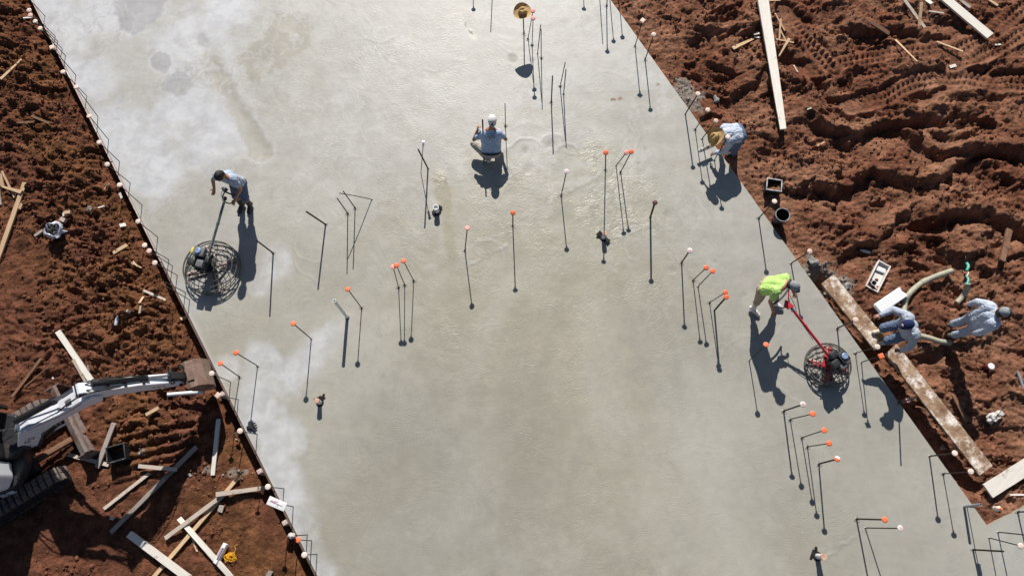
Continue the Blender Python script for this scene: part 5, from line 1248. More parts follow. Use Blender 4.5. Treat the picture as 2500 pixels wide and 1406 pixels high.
def hand(mb, wrist, d, nrm, side, curl):
    d = unit(d); nrm = unit(np.asarray(nrm)-d*(d@np.asarray(nrm))); s = np.cross(nrm, d)*side
    pal = wrist+d*.09
    for q in (-.028, -.010, .010, .028): mb.cap(wrist+d*.015+s*q*.6, pal+s*q, .017, .0135, 9, 3)
    for q, Lf in ((-.030, .062), (-.011, .074), (.011, .078), (.031, .070)):
        a = pal+s*q; c1 = curl; d1 = unit(d*math.cos(c1)+nrm*math.sin(c1)); d2 = unit(d*math.cos(c1*2.1)+nrm*math.sin(c1*2.1)); d3 = unit(d*math.cos(c1*3.0)+nrm*math.sin(c1*3.0))
        b = a+d1*Lf*.45; c = b+d2*Lf*.33; e = c+d3*Lf*.24
        mb.cap(a, b, .0105, .0098, 8, 3); mb.cap(b, c, .0098, .009, 8, 3); mb.cap(c, e, .009, .0078, 8, 3)
    t0 = wrist+d*.025+s*.030; t1 = t0+unit(d*.7+s*.75+nrm*.35)*.042; t2 = t1+unit(d*.85+s*.2+nrm*.6)*.036
    mb.cap(t0, t1, .014, .0115, 8, 3); mb.cap(t1, t2, .0115, .009, 8, 3)
def person(label, root, yaw, J, face, look, st):
    """J: joints in the body frame (forward, left, up); face: head direction in that frame."""
    F = np.array([math.cos(yaw), math.sin(yaw), 0]); Lf = np.array([-math.sin(yaw), math.cos(yaw), 0]); U_ = np.array([0, 0, 1.0])
    W = lambda p: np.asarray(root)+F*p[0]+Lf*p[1]+U_*p[2]
    j = {k: W(v) for k, v in J.items()}
    t = thing('person', label, 'person', tuple(root), 'workers pouring and finishing the slab')
    sk = st.get('skin', 'skin')
    hd = unit(F*look[0]+Lf*look[1]+U_*look[2]); hu = unit(F*face[0]+Lf*face[1]+U_*face[2]); hu = unit(hu-hd*(hu@hd)); hs = np.cross(hu, hd)
    HM = np.array([hd, hs, hu]).T                                 # head frame: forward, left, up
    H = lambda x, y, z: j['head']+HM@np.array([x, y, z])
    # ---- body: one continuous surface
    b = MB()
    b.ell(H(-.008, 0, .02), (.098, .076, .105), HM); b.ell(H(.022, 0, -.045), (.066, .060, .070), HM)
    b.cap(H(.05, 0, -.085), H(.066, 0, -.08), .028, .024)
    b.cap(H(.088, 0, .012), H(.112, 0, -.022), .010, .014)          # nose
    for s in (-1, 1):
        b.ell(H(-.008, s*.078, -.008), (.024, .012, .036), HM, 10, 8)   # ears
        b.cap(H(.070, s*.03, .028), H(.078, s*.012, .026), .014, .012)   # brow
        b.cap(H(.062, s*.036, -.02), H(.05, s*.05, -.02), .018, .016)    # cheek
    b.cap(H(-.03, 0, -.07), j['neck'], .052, .058)
    sp = (j['pel']+j['chest'])/2
    for s, A in ((1, 'L'), (-1, 'R')):
        b.cap(j['hip'+A], (j['hip'+A]+j['sh'+A])/2*.6+sp*.4, .105, .105); b.cap((j['hip'+A]+j['sh'+A])/2*.6+sp*.4, j['sh'+A]*.72+j['chest']*.28, .105, .095)
        b.cap(j['neck'], j['sh'+A], .055, .058)
        b.cap(j['sh'+A], j['el'+A], .054, .042); b.cap(j['el'+A], j['wr'+A], .042, .029)
        hnd = st['hand'+A]; hand(b, j['wr'+A], W(hnd[0])-np.asarray(root), W(hnd[1])-np.asarray(root), hnd[2], hnd[3])
        b.cap(j['hip'+A], j['kn'+A], .088, .060); b.cap(j['kn'+A], j['kn'+A]*.62+j['an'+A]*.38, .056, .058); b.cap(j['kn'+A]*.62+j['an'+A]*.38, j['an'+A], .058, .038)
        b.cap(j['an'+A], j['to'+A], .038, .030)
    b.cap(j['pel'], sp, .115, .11); b.cap(sp, j['chest'], .11, .115); b.cap(j['chest'], j['neck'], .09, .06)
    body = from_mesh('body', remesh(b, .0085, 3), sk, t)
    for s in (-1, 1):
        e = MB(); e.ell(H(.079, s*.031, .012), (.011, .012, .010), HM, 10, 8); e.build('eye', 'eye', t)
    e = MB(); e.ell(H(.082, 0, -.058), (.010, .024, .007), HM, 10, 6); e.build('mouth', 'lip', t)
    # ---- shirt
    g = MB(); k = st.get('bulk', .022)
    for A in 'LR':
        g.cap(j['hip'+A]+(j['chest']-j['pel'])*st.get('tail', .20), (j['hip'+A]+j['sh'+A])/2*.6+sp*.4, .105+k, .105+k); g.cap((j['hip'+A]+j['sh'+A])/2*.6+sp*.4, j['sh'+A]*.72+j['chest']*.28, .105+k, .092+k)
        g.cap(j['neck']-(j['neck']-j['chest'])*.25, j['sh'+A], .058+k*.6, .060+k*.7)
        if st['sleeve'] == 'short':
            e = j['sh'+A]+(j['el'+A]-j['sh'+A])*.50; g.cap(j['sh'+A], e, .060+k*.6, .062+k*.7)
        else:
            g.cap(j['sh'+A], j['el'+A], .062+k*.6, .052+k*.5); g.cap(j['el'+A], j['wr'+A]-(j['wr'+A]-j['el'+A])*.06, .052+k*.5, .038+k*.4)
    g.cap(j['pel']+(j['chest']-j['pel'])*st.get('tail', .20), sp, .12+k, .11+k); g.cap(sp, j['chest'], .11+k, .118+k); g.cap(j['chest'], j['neck']-(j['neck']-j['chest'])*.2, .10+k, .066)
    from_mesh('shirt', remesh(g, .012, 3, .011, len(label), (1, 1, .7), .06), st['shirt'], t)
    # ---- trousers
    g = MB(); kt = .016
    for A in 'LR':
        g.cap(j['hip'+A], j['kn'+A], .098+kt, .070+kt)
        end = j['kn'+A]+(j['an'+A]-j['kn'+A])*st.get('hem', .95)
        if st.get('hem', .95) > .1: g.cap(j['kn'+A], end, .070+kt, .058+kt)
        else: g.cap(j['kn'+A]-(j['kn'+A]-j['hip'+A])*.15, j['kn'+A]+.0, .078+kt, .076+kt)
        g.cap(j['hip'+A], j['pel'], .105+kt, .115+kt)
    from_mesh('trousers', remesh(g, .012, 3, .010, 7+len(label), (1, 1, .6), .06), st['trousers'], t)
    if 'belt' in st:
        d = unit(j['chest']-j['pel']); b2 = MB(); x, y, _ = basis(d); c = j['pel']+d*.03; v = unit(j['hipL']-j['hipR']); q = np.cross(d, v)
        b2.tube([c+v*.215*math.cos(a)+q*.155*math.sin(a) for a in np.linspace(0, 2*math.pi, 28, endpoint=False)], .018, 6, closed=True); b2.build('belt', st['belt'], t)
    # ---- boots
    for A in 'LR':
        g = MB(); an, to = j['an'+A], j['to'+A]; d = unit(to-an); kn = j['kn'+A]
        g.cap(an-d*.045-(0, 0, .01), to, .048, .044); g.cap(an+(kn-an)*st.get('boot_h', .2), an, .058, .050); g.cap(an, an*.4+to*.6+np.array([0, 0, .012]), .052, .045)
        from_mesh('boot', remesh(g, .012, 3), st['boot'], t)
    if 'sock' in st:
        for A in 'LR':
            g = MB(); an, kn = j['an'+A], j['kn'+A]; g.cap(an, an+(kn-an)*.6, .052, .066); from_mesh('sock', remesh(g, .012, 2), st['sock'], t)
    # ---- head wear
    hw = st['head']
    if hw == 'hair':
        g = MB(); g.ell(H(-.016, 0, .036), (.108, .088, .105), HM); g.ell(H(-.045, 0, -.015), (.072, .078, .075), HM); from_mesh('hair', remesh(g, .008, 2, .010, 3, fs=.03), 'hair_black', t)
    elif hw == 'straw':
        straw_hat(H(0, 0, .075), HM, None, 'straw_hat', t)
    else:
        crown, bill, back, flip = hw
        g = MB(); g.ell(H(-.034, 0, -.028), (.088, .082, .074), HM); from_mesh('hair', remesh(g, .008, 2, .008, 3, fs=.03), 'hair_black', t)
        dome = MB()
        prof = [(math.cos(a), math.sin(a)) for a in np.linspace(0, math.pi/2-.001, 9)]
        v = [H(-.006+q*.118*math.cos(p), q*.096*math.sin(p), .042+w*.098) for (q, w) in prof for p in np.linspace(0, 2*math.pi, 26, endpoint=False)]
        f = [(i*26+q, i*26+(q+1) % 26, (i+1)*26+(q+1) % 26, (i+1)*26+q) for i in range(8) for q in range(26)]
        dome.add(v, f)
        if back: dome.m = [1 if np.mean([(HM.T@(np.array(dome.v[i])-j['head']))[0] for i in q]) > .012 else 0 for q in dome.f]
        cap_o = sub(dome.build('cap', [crown, back or crown], t), t)
        bl = MB(); dr_ = -1 if flip else 1
        v = []; f = []; N = 12
        for i in range(N+1):
            p = math.pi*(i/N-.5)
            for (q, zz) in ((.095, .046), (.175, .030)): v.append(H(dr_*(-.006+q*math.cos(p)*(1.0 if q < .1 else 1.0)), .092*math.sin(p)*(1 if q < .1 else .92), zz-.02*math.sin(p)**2))
        for i in range(N+1):
            p = math.pi*(i/N-.5)
            for (q, zz) in ((.095, .040), (.175, .024)): v.append(H(dr_*(-.006+q*math.cos(p)), .092*math.sin(p)*(1 if q < .1 else .92), zz-.02*math.sin(p)**2))
        o = (N+1)*2
        for i in range(N):
            a = i*2; f += [(a, a+1, a+3, a+2), (o+a, o+a+2, o+a+3, o+a+1), (a+1, o+a+1, o+a+3, a+3)]
        bl.add(v, f); bl.build('brim', bill, cap_o)
        bt = MB(); bt.ell(H(-.006, 0, .141), (.009, .009, .006), HM, 8, 6); bt.build('button', bill, cap_o)
        if 'badge' in st:
            bd, fx = st['badge']; q = MB(); q.ell(H(*fx), (.02, .032, .026), HM, 12, 8); q.build('badge', bd, cap_o)
    return t, j
up = (0, 0, 1)
# 1: bare headed man leaning over the big trowel
root = P(603, 506); yaw = math.atan2(-.90, -.38)
J1 = dict(pel=(-.22, 0, .86), chest=(-.15, .03, 1.29), neck=(-.09, .03, 1.45), head=(-.01, .04, 1.58), shL=(-.10, .20, 1.35), shR=(-.09, -.16, 1.35), elL=(-.04, .27, 1.08), elR=(.0, -.30, 1.18), wrL=(.18, .20, .94), wrR=(.12, -.30, .98),
          hipL=(-.24, .09, .85), hipR=(-.24, -.09, .85), knL=(-.06, .11, .46), knR=(-.04, -.10, .46), anL=(-.04, .09, .08), anR=(.02, -.08, .08), toL=(.11, .11, .04), toR=(.17, -.10, .04))
p1, j1 = person('bare headed dark haired man in blue T-shirt leaning over the big round trowel', root, yaw, J1, (.55, 0, .8), (.75, 0, -.55),
    dict(shirt='shirt_blue', trousers='shorts_blue', hem=.05, boot='boot_black', boot_h=.3, sock='boot_black', bulk=.014, sleeve='short', head='hair', skin='skin', handL=((1, -.2, -.4), (0, 0, -1), 1, .7), handR=((.5, -.2, -.8), (.8, 0, .5), -1, .35)))
# 2: crouching man, white cap, seen from behind
root = P(1200, 392); yaw = math.atan2(1, .04)
J2 = dict(pel=(.06, 0, .26), chest=(.30, 0, .64), neck=(.36, -.02, .80), head=(.45, -.05, .97), shL=(.29, .19, .70), shR=(.31, -.19, .70), elL=(.24, .37, .52), elR=(.26, -.33, .50), wrL=(.35, .28, .73), wrR=(.46, -.24, .40),
          hipL=(.06, .10, .26), hipR=(.06, -.10, .26), knL=(.26, .38, .30), knR=(.44, -.15, .40), anL=(-.02, .06, .10), anR=(.20, -.14, .09), toL=(.13, .08, .05), toR=(.36, -.15, .04))
p2, j2 = person('man in white backwards cap and blue T-shirt crouching on the slab with a pole', root, yaw, J2, (-.15, 0, 1), (1, 0, .05),
    dict(shirt='shirt_sky', trousers='khaki_grey', boot='rubber_white', boot_h=.45, bulk=.014, sleeve='short', belt='boot_black', skin='skin', head=('cap_white_cloth', 'cap_white_cloth', None, True), badge=('cap_red', (-.118, 0, .060)),
         handL=((.25, -.1, .9), (.3, -1, 0), 1, .75), handR=((1, .2, -.3), (0, 0, -1), -1, .5)))
# the faded print across his back
Bc = j2['chest']; ex = unit(j2['shR']-j2['shL']); dn = unit(j2['chest']-j2['pel']); nb = unit(np.cross(dn, ex)); nb = nb if nb[1] < 0 else -nb
def back_strokes(segs, o, s, m):
    for i, (x0, y0, x1, y1) in enumerate(segs):
        a = o+ex*x0*s+dn*y0*s; b = o+ex*x1*s+dn*y1*s; q = MB(); q.bar(a, b, .012, .004, upv=nb); q.build('print_stroke', m, p2)
back_strokes([(-.9, -.5, -.55, .5), (-.55, .5, -.2, -.4), (-.2, -.4, .0, .5), (.35, -.4, .4, .5), (.40, .5, .75, .5), (.75, .5, .8, -.3)], Bc+nb*.150-dn*.0, .10, 'print_grey')
Tp = P3(1178, 292, 1187, 479); Bp = P(1182, 402); t = thing('wooden_pole', 'dark wooden pole held upright by the crouching man in white cap', 'pole', Bp)
mb = MB(); mb.tube([Bp, Bp*.5+Tp*.5, Tp], [.018, .017, .017], 10); mb.build('shaft', 'muddy_wood', t); mb = MB(); mb.lathe([(.019, 0), (.021, .05), (.019, .1)], 10, o=Bp, ax=Tp-Bp); mb.build('ferrule', 'steel', t)
# 3: man in straw hat bending over the slab edge
root = P(1782, 367, -.10); root[2] = -.10; yaw = math.atan2(-.22, -1)
J3 = dict(pel=(.03, 0, .82), chest=(.34, 0, .90), neck=(.44, 0, .90), head=(.52, 0, .84), shL=(.32, .19, .84), shR=(.32, -.18, .88), elL=(.34, .22, .56), elR=(.20, -.22, .60), wrL=(.50, .13, .34), wrR=(.22, -.18, .38),
          hipL=(.03, .10, .81), hipR=(.03, -.10, .81), knL=(.02, .12, .43), knR=(-.06, -.12, .43), anL=(-.02, .12, .08), anR=(-.14, -.12, .08), toL=(.14, .13, .04), toR=(.02, -.13, .04))
p3, j3 = person('man in woven straw hat and pale blue shirt bending over the right slab edge', root, yaw, J3, (.6, 0, .8), (.6, 0, -.8),
    dict(shirt='shirt_pale', trousers='jeans', boot='boot_black', boot_h=.3, sleeve='long', head='straw', skin='skin_dark', handL=((.6, -.2, -.7), (0, 0, -1), 1, .6), handR=((.5, .1, -.8), (.6, 0, .2), -1, .4)))
c = P(1724, 362, .20); ax = P(1733, 357, .20)-P(1712, 366, .20); ang = math.atan2(ax[1], ax[0]); t = thing('hand_float', 'metal hand float held just above the slab by the man in straw hat', 'hand float', c); M = rotz(ang)
mb = MB(); mb.box(c, (.38, .085, .012), M, bev=.004); mb.build('blade', 'float_tool', t); mb = MB(); q = c+np.array([0, 0, .06]); mb.tube([c+M@np.array([-.06, 0, .01]), q+M@np.array([-.07, 0, 0]), q+M@np.array([.07, 0, 0]), c+M@np.array([.06, 0, .01])], .013, 8); mb.build('handle', 'muddy_wood', t)
# 4: man in the lime shirt at the red trowel
root = P(1870, 752); yaw = math.atan2(-.62, .78)
J4 = dict(pel=(-.36, 0, .90), chest=(-.20, .0, 1.30), neck=(-.10, 0, 1.43), head=(.00, .02, 1.53), shL=(-.18, .19, 1.35), shR=(-.18, -.19, 1.34), elL=(-.04, .27, 1.09), elR=(-.14, -.30, 1.08), wrL=(.17, .20, .92), wrR=(.04, -.34, .86),
          hipL=(-.36, .10, .89), hipR=(-.36, -.10, .89), knL=(-.06, .14, .50), knR=(-.28, -.13, .50), anL=(.10, .16, .09), anR=(-.22, -.22, .09), toL=(.27, .17, .045), toR=(-.06, -.24, .045))
p4, j4 = person('man in bright lime T-shirt and white rubber boots walking behind the red trowel', root, yaw, J4, (.55, 0, .85), (.85, 0, -.4),
    dict(shirt='shirt_lime', trousers='khaki', hem=.35, boot='rubber_white', boot_h=.72, bulk=.014, sleeve='short', skin='skin', head=('cap_greycloth', 'cap_darkcloth', None, False), handL=((.8, -.1, -.5), (0, 0, -1), 1, .7), handR=((.4, .1, -.9), (.7, 0, -.3), -1, .5)))
# 5: man in navy cap squatting on the plank
root = P(2150, 824, .05); yaw = math.atan2(-.10, -1)
J5 = dict(pel=(-.16, 0, .70), chest=(-.05, .02, 1.04), neck=(.03, .02, 1.18), head=(.14, .03, 1.30), shL=(-.06, .23, 1.09), shR=(-.03, -.19, 1.10), elL=(-.06, .38, .84), elR=(.14, -.36, .98), wrL=(-.02, .40, .60), wrR=(.36, -.30, .90),
          hipL=(-.16, .11, .70), hipR=(-.16, -.11, .70), knL=(.09, .14, .40), knR=(.10, -.13, .40), anL=(-.06, .12, .09), anR=(-.04, -.12, .09), toL=(.11, .13, .045), toR=(.13, -.12, .045))
p5, j5 = person('man in navy cap and grey blue long sleeves stooping in cream boots on the plank', root, yaw, J5, (.25, 0, 1), (1, .05, -.3),
    dict(shirt='shirt_greyblue', trousers='jeans', boot='boot_cream', boot_h=.62, hem=.55, sleeve='long', bulk=.03, skin='skin_dark', head=('cap_navy', 'cap_navy', None, False), badge=('logo_pink', (.102, 0, .088)), handL=((.3, -.2, -.9), (.7, 0, .3), 1, .5), handR=((1, .1, -.1), (0, .3, -1), -1, .5)))
# 6: standing man seen from behind
root = G(2314, 810, .06); yaw = math.atan2(-.02, 1)
J6 = dict(pel=(.02, 0, 0.883), chest=(.05, 0, 1.264), neck=(.08, 0, 1.406), head=(.13, 0, 1.520), shL=(.04, .20, 1.320), shR=(.04, -.20, 1.320), elL=(-.02, .33, 1.08), elR=(-.06, -.27, 1.045), wrL=(-.04, .34, .88), wrR=(-.06, -.24, .85),
          hipL=(.02, .10, 0.874), hipR=(.02, -.10, 0.874), knL=(.06, .11, 0.475), knR=(.08, -.11, 0.475), anL=(.0, .12, 0.085), anR=(-.03, -.11, 0.085), toL=(.15, .15, 0.043), toR=(.12, -.14, 0.043))
p6, j6 = person('man in pale shirt, pale trousers and grey cap standing in the dirt at the right', root, yaw, J6, (-.05, 0, 1), (1, 0, -.15),
    dict(shirt='shirt_pale', trousers='trousers_pale', boot='boot_brown', boot_h=.3, hem=.80, sleeve='long', bulk=.03, skin='skin', head=('cap_greycloth', 'cap_darkcloth', 'cap_darkcloth', False), handL=((-.6, .1, -.8), (.8, 0, -.4), 1, .4), handR=((.2, .1, -1), (1, .3, 0), -1, .5)))

# ------------------------------------------------------------------ power trowels
def trowel(c, R, mast_top, label, paint, frame_paint, loops):
    t = thing('power_trowel', label, 'power trowel', c)
    hd = unit(np.array([mast_top[0]-c[0], mast_top[1]-c[1], 0])); ha = math.atan2(hd[1], hd[0]); C3 = lambda r, a, z: c+np.array([r*math.cos(a), r*math.sin(a), z])
    for r, z, th in ((R, .045, .014), (R*1.0, .13, .011), (R*.965, .20, .012), (R*.82, .245, .009), (R*.66, .275, .008), (R*.50, .30, .008), (R*.34, .32, .008)):
        mb = MB(); mb.ring(C3(0, 0, z), r, th, 56, 6); mb.build('guard_ring', 'steel', t)
    for k in range(10):
        a = ha+.3+k*2*math.pi/10; mb = MB(); mb.tube([C3(R*.2, a, .33), C3(R*.5, a, .305), C3(R*.82, a, .25), C3(R*.97, a, .19), C3(R*1.0, a, .045)], .009, 6); mb.build('guard_rib', 'steel', t)
    for k in range(4):
        a = ha+.6+k*math.pi/2; M = rotz(a)@rotx(rad(9)); mb = MB(); mb.box(C3(R*.58, a, .035), (R*.72, R*.27, .008), M); mb.build('trowel_blade', 'stained_blade', t)
        mb = MB(); mb.tube([C3(.05, a, .09), C3(R*.9, a, .06)], .016, 8); mb.build('blade_arm', frame_paint, t)
    mb = MB(); mb.lathe([(.05, .03), (.10, .07), (.12, .14), (.11, .22), (.14, .25), (.15, .30), (.06, .34)], 18, o=c); mb.build('gearbox', 'engine_black', t)
    mb = MB(); q = C3(.0, 0, .36); M = rotz(ha+.5); mb.box(q, (.40, .30, .03), M, bev=.006); mb.build('engine_plate', frame_paint, t)
    eo = loops['eng']; M = rotz(loops['erot'])
    for nm, p, sz, m in loops['parts']:
        mb = MB(); mb.box(c+eo+M@np.array(p), sz, M, bev=.02); mb.build(nm, m, t)
    q = c+eo+M@np.array(loops['cap']); mb = MB(); mb.lathe([(.062, 0), (.062, .02), (.045, .028), (.04, .022), (.0001, .024)], 18, o=q); mb.build('filler_cap', 'blue_cap', t)
    for k in range(5):
        q = c+eo+M@np.array([.10-.045*k, -.16, .42+.02*(k % 2)]); mb = MB(); mb.box(q, (.02, .05, .12), M); mb.build('cooling_fin', 'engine_grey', t)
    for k in range(3):
        a = ha+1.2+k*1.9; mb = MB(); mb.tube(smooth_path([c+eo+np.array([0, 0, .52]), C3(.22, a, .50), C3(.25, a+.5, .36), C3(.10, a+.8, .30)], 14), .008, 6); mb.build('hose', 'hose_black', t)
    if paint == 'red_paint':
        for a, r0 in ((2.4, .55), (-.9, .6), (-2.0, .7), (.9, .6)):
            mb = MB(); mb.box(C3(R*r0, ha+a, .16), (R*.42, .07, .05), rotz(ha+a), bev=.012); mb.build('lift_arm', 'red_paint', t)
    m0 = C3(.12, ha, .42); mb = MB(); mb.tube([m0, mast_top], .027, 12); mb.build('mast', paint, t)
    mb = MB(); mid = m0+(mast_top-m0)*.62; mb.lathe([(.032, -.03), (.034, 0), (.032, .03)], 12, o=mid, ax=mast_top-m0); mb.build('mast_clamp', paint, t)
    return t
c1 = P(522, 657, .0); mt = P(547, 494, .82); dm = unit(mt-c1)
t1 = trowel(c1, .595, mt, 'big round power trowel with black engine and grey mast at the left', 'mast_paint', 'engine_black', dict(eng=np.array([-.06, .0, 0]), erot=-.25, cap=(-.04, .17, .70), parts=[('engine_block', (0, 0, .47), (.28, .30, .20), 'engine_black'), ('engine_cover', (-.03, .17, .62), (.24, .19, .15), 'engine_grey'), ('air_filter', (-.13, -.06, .61), (.16, .15, .13), 'engine_black'), ('muffler', (.05, -.07, .59), (.15, .15, .13), 'engine_grey'), ('carburettor', (.13, .05, .54), (.12, .14, .12), 'engine_black'), ('warning_label', (-.175, .17, .63), (.05, .13, .10), 'yellow_label')]))
hb = [P(549, 493, .83), P(562, 497, .84), P(573, 488, .86), P(585, 474, .88)]; hb2 = [P(549, 493, .83), P(543, 484, .84), P(547, 472, .87), P(551, 469, .88)]
mb = MB(); mb.tube(smooth_path(hb, 18), .014, 8); mb.build('handlebar', 'engine_black', t1); mb = MB(); mb.tube(smooth_path(hb2, 18), .014, 8); mb.build('handlebar', 'engine_black', t1)
mb = MB(); mb.tube(smooth_path([hb2[-1], P(566, 475, .88), P(580, 477, .885), hb[-1]], 14), .017, 8); mb.build('crossbar', 'engine_black', t1)
mb = MB(); mb.bar(P(551, 470, .89), P(543, 458, .92), .06, .05, bev=.012); mb.build('throttle_lever', 'engine_black', t1); mb = MB(); mb.bar(P(556, 465, .92), P(546, 458, .93), .05, .02, bev=.006); mb.build('grip_plate', 'engine_grey', t1)
q = P(549, 486, .86); mb = MB(); mb.lathe([(.02, -.05), (.02, .01), (.05, .012), (.05, .03), (.0001, .034)], 16, o=q); mb.build('pitch_knob', 'engine_black', t1)
mb = MB(); mb.tube(smooth_path([P(545, 462, .90), P(540, 475, .86), P(544, 490, .80), mt+(c1-mt)*.2+np.array([0, 0, .35])*.2, mt+(c1-mt)*.5+np.array([0, 0, .22])], 24), .006, 6); mb.build('throttle_cable', 'hose_black', t1)
c2 = P(2016, 893, .0); mt = P(1929, 748, .80)
t2 = trowel(c2, .445, mt, 'smaller power trowel with red mast and guard, pushed by the lime shirt man', 'red_paint', 'red_paint', dict(eng=np.array([.0, .0, 0]), erot=.55, cap=(.13, .0, .66), parts=[('engine_block', (0, 0, .45), (.26, .26, .18), 'engine_black'), ('fuel_tank', (.12, .0, .58), (.19, .22, .15), 'engine_black'), ('air_filter', (-.10, -.02, .60), (.16, .15, .14), 'engine_black'), ('muffler', (-.02, .14, .60), (.15, .13, .14), 'engine_black'), ('carburettor', (.02, -.14, .54), (.14, .10, .12), 'engine_grey')]))
a, b = P(1881, 746, .82), P(1926, 703, .84)
mb = MB(); mb.tube([mt, P(1905, 752, .80), a], .014, 8); mb.build('handlebar', 'mast_paint', t2); mb = MB(); mb.tube([mt, P(1925, 728, .81), b], .014, 8); mb.build('handlebar', 'red_paint', t2)
mb = MB(); mb.tube(smooth_path([a, P(1897, 737, .84), P(1914, 721, .85), b], 14), .020, 9); mb.build('crossbar', 'engine_black', t2)
mb = MB(); mb.prism([(-.10, -.03), (.10, -.06), (.07, .06), (-.04, .07)], -.035, .035, rotz(rad(-52))@rotx(rad(90)), P(1924, 744, .83)); mb.build('control_box', 'red_paint', t2)
mb = MB(); q = P(1935, 757, .80); mb.box(q, (.06, .05, .05), rotz(.5), bev=.01); mb.build('lever_mount', 'chrome', t2)
mb = MB(); mb.tube(smooth_path([P(1928, 720, .85), P(1940, 745, .78), P(1950, 775, .74), P(1985, 830, .58)], 20), .006, 6); mb.build('throttle_cable', 'hose_black', t2)

# ------------------------------------------------------------------ compact excavator
GZE = -.36
ur = np.array([-9.5, 1.52, 0.0]); ua = math.atan2(.333, .943); UX = np.array([math.cos(ua), math.sin(ua), 0]); UY = np.array([-math.sin(ua), math.cos(ua), 0])
EM = rotz(ua); E_ = lambda s, v, z: ur+UX*s+UY*v+np.array([0, 0, z])
ex_ = thing('excavator', 'white compact excavator with long boom reaching to the slab edge', 'excavator', E_(-1.0, 0, GZE))
def eprism(poly, v0, v1, name, m, parent=None, bev=None):
    mb = MB(); mb.prism(poly, v0, v1, EM, ur); o = mb.build(name, m, parent or ex_, False)
    if bev:
        md = o.modifiers.new('bevel', 'BEVEL'); md.width = bev; md.segments = 2; md.limit_method = 'ANGLE'
    return o
# boom, arm, bucket
boom = sub(eprism([(-.30, .47), (.40, 1.40), (.60, 1.48), (1.25, 1.60), (1.75, 1.84), (1.98, 1.88), (2.04, 1.74), (1.98, 1.60), (1.8, 1.50), (1.2, 1.28), (.85, 1.15), (.45, .92), (.05, .48)], -.125, .125, 'boom', 'excavator_white', bev=.015), ex_)
for v0, v1 in ((-.16, -.128), (.128, .16)):
    mb = MB(); mb.prism([(-.32, .46), (.36, 1.41), (.52, 1.50), (.62, 1.18), (.40, .85), (.08, .46)], v0, v1, EM, ur); mb.build('side_plate', 'excavator_white', boom, False)
    mb = MB(); mb.prism([(1.76, 1.88), (2.0, 1.92), (2.12, 1.76), (2.02, 1.58), (1.80, 1.56)], v0, v1, EM, ur); mb.build('pivot_plate', 'excavator_white', boom, False)
for k, (s0, z0, s1, z1) in enumerate(((.10, .84, .18, .98), (.16, .82, .24, .96), (.13, .91, .23, .88), (.26, .96, .32, 1.08), (.31, .93, .40, 1.03), (.28, 1.03, .38, 1.0))):   # worn lettering: only strokes are left
    mb = MB(); mb.bar(E_(s0, -.163, z0), E_(s1, -.163, z1), .006, .016, upv=UY); mb.build('worn_decal', 'decal_dark', boom)
arm = sub(eprism([(1.84, 2.14), (1.98, 2.20), (2.25, 1.87), (2.64, 1.50), (3.13, .80), (3.14, .66), (3.02, .60), (2.44, 1.18), (2.10, 1.50), (1.93, 1.62), (1.88, 1.86)], -.10, .10, 'arm', 'excavator_white', bev=.012), ex_)
for k, s0 in enumerate((2.72, 2.78, 2.84)):
    z0 = 1.12-(s0-2.72)*1.24; mb = MB(); mb.bar(E_(s0, -.103, z0), E_(s0+.03, -.103, z0-.07), .006, .018, upv=UY); mb.build('worn_decal', 'decal_dark', arm)
def cyl(name, a, b, r, parent, f=.6, rod='chrome', body='hose_black'):
    a = np.asarray(a); b = np.asarray(b); q = a+(b-a)*f; mb = MB(); mb.tube([a, q], r, 14); o = sub(mb.build(name, body, ex_), ex_)
    mb = MB(); mb.tube([q, b], r*.5, 12); mb.build('rod', rod, o); mb = MB(); mb.lathe([(r*1.18, -.03), (r*1.18, .03)], 14, o=q, ax=b-a); mb.build('gland', body, o); return o
cyl('arm_cylinder', E_(.46, .06, 1.58), E_(1.95, .04, 2.14), .062, ex_, .60)
cyl('bucket_cylinder', E_(2.14, .04, 2.08), E_(3.06, .03, 1.0), .050, ex_, .66)
cyl('boom_cylinder', E_(.20, 0, .36), E_(1.15, 0, 1.20), .055, ex_, .55)
for v in (-.05, .05):
    pts = [E_(1.25, v*2, 1.68), E_(1.7, v*2.2, 2.0), E_(2.05, v*2.2, 2.10), E_(2.45, v*1.6, 1.74)]; mb = MB(); mb.tube(smooth_path(pts, 24), .014, 7); mb.build('hydraulic_hose', 'hose_black', ex_)
    pts = [E_(-.15, v, 1.05), E_(.30, v*2.2, 1.42), E_(.8, v*2.2, 1.58), E_(1.3, v*2, 1.70)]; mb = MB(); mb.tube(smooth_path(pts, 24), .012, 7); mb.build('hydraulic_hose', 'chrome', ex_)
eprism([(3.0, 1.05), (3.12, 1.08), (3.26, .78), (3.14, .72)], -.07, .07, 'linkage', 'hose_black', bev=.01)
for s, z, r in ((1.95, 1.80, .045), (1.91, 2.14, .035), (3.08, .70, .035), (3.06, 1.0, .04), (-.12, .76, .05)):
    mb = MB(); mb.tube([E_(s, -.14, z), E_(s, .14, z)], r, 14); mb.build('pin', 'hose_black', ex_)
bp_ = [(3.20, .76), (3.28, .80), (3.43, .78), (3.55, .64), (3.60, .44), (3.56, .26), (3.46, .15)]
mb = MB(); w = .255; th = .025; inner_ = [(x-(.03 if x > 3.3 else -.0), z-.035) for x, z in bp_]
mb.prism(bp_+inner_[::-1], -w, w, EM, ur); bk = sub(mb.build('bucket', 'bucket_steel', ex_, False), ex_)
for v0, v1 in ((-w-.022, -w-.001), (w+.001, w+.022)):
    mb = MB(); mb.prism(bp_+[(3.32, .26), (3.20, .52)], v0, v1, EM, ur); mb.build('bucket_side', 'bucket_steel', bk, False)
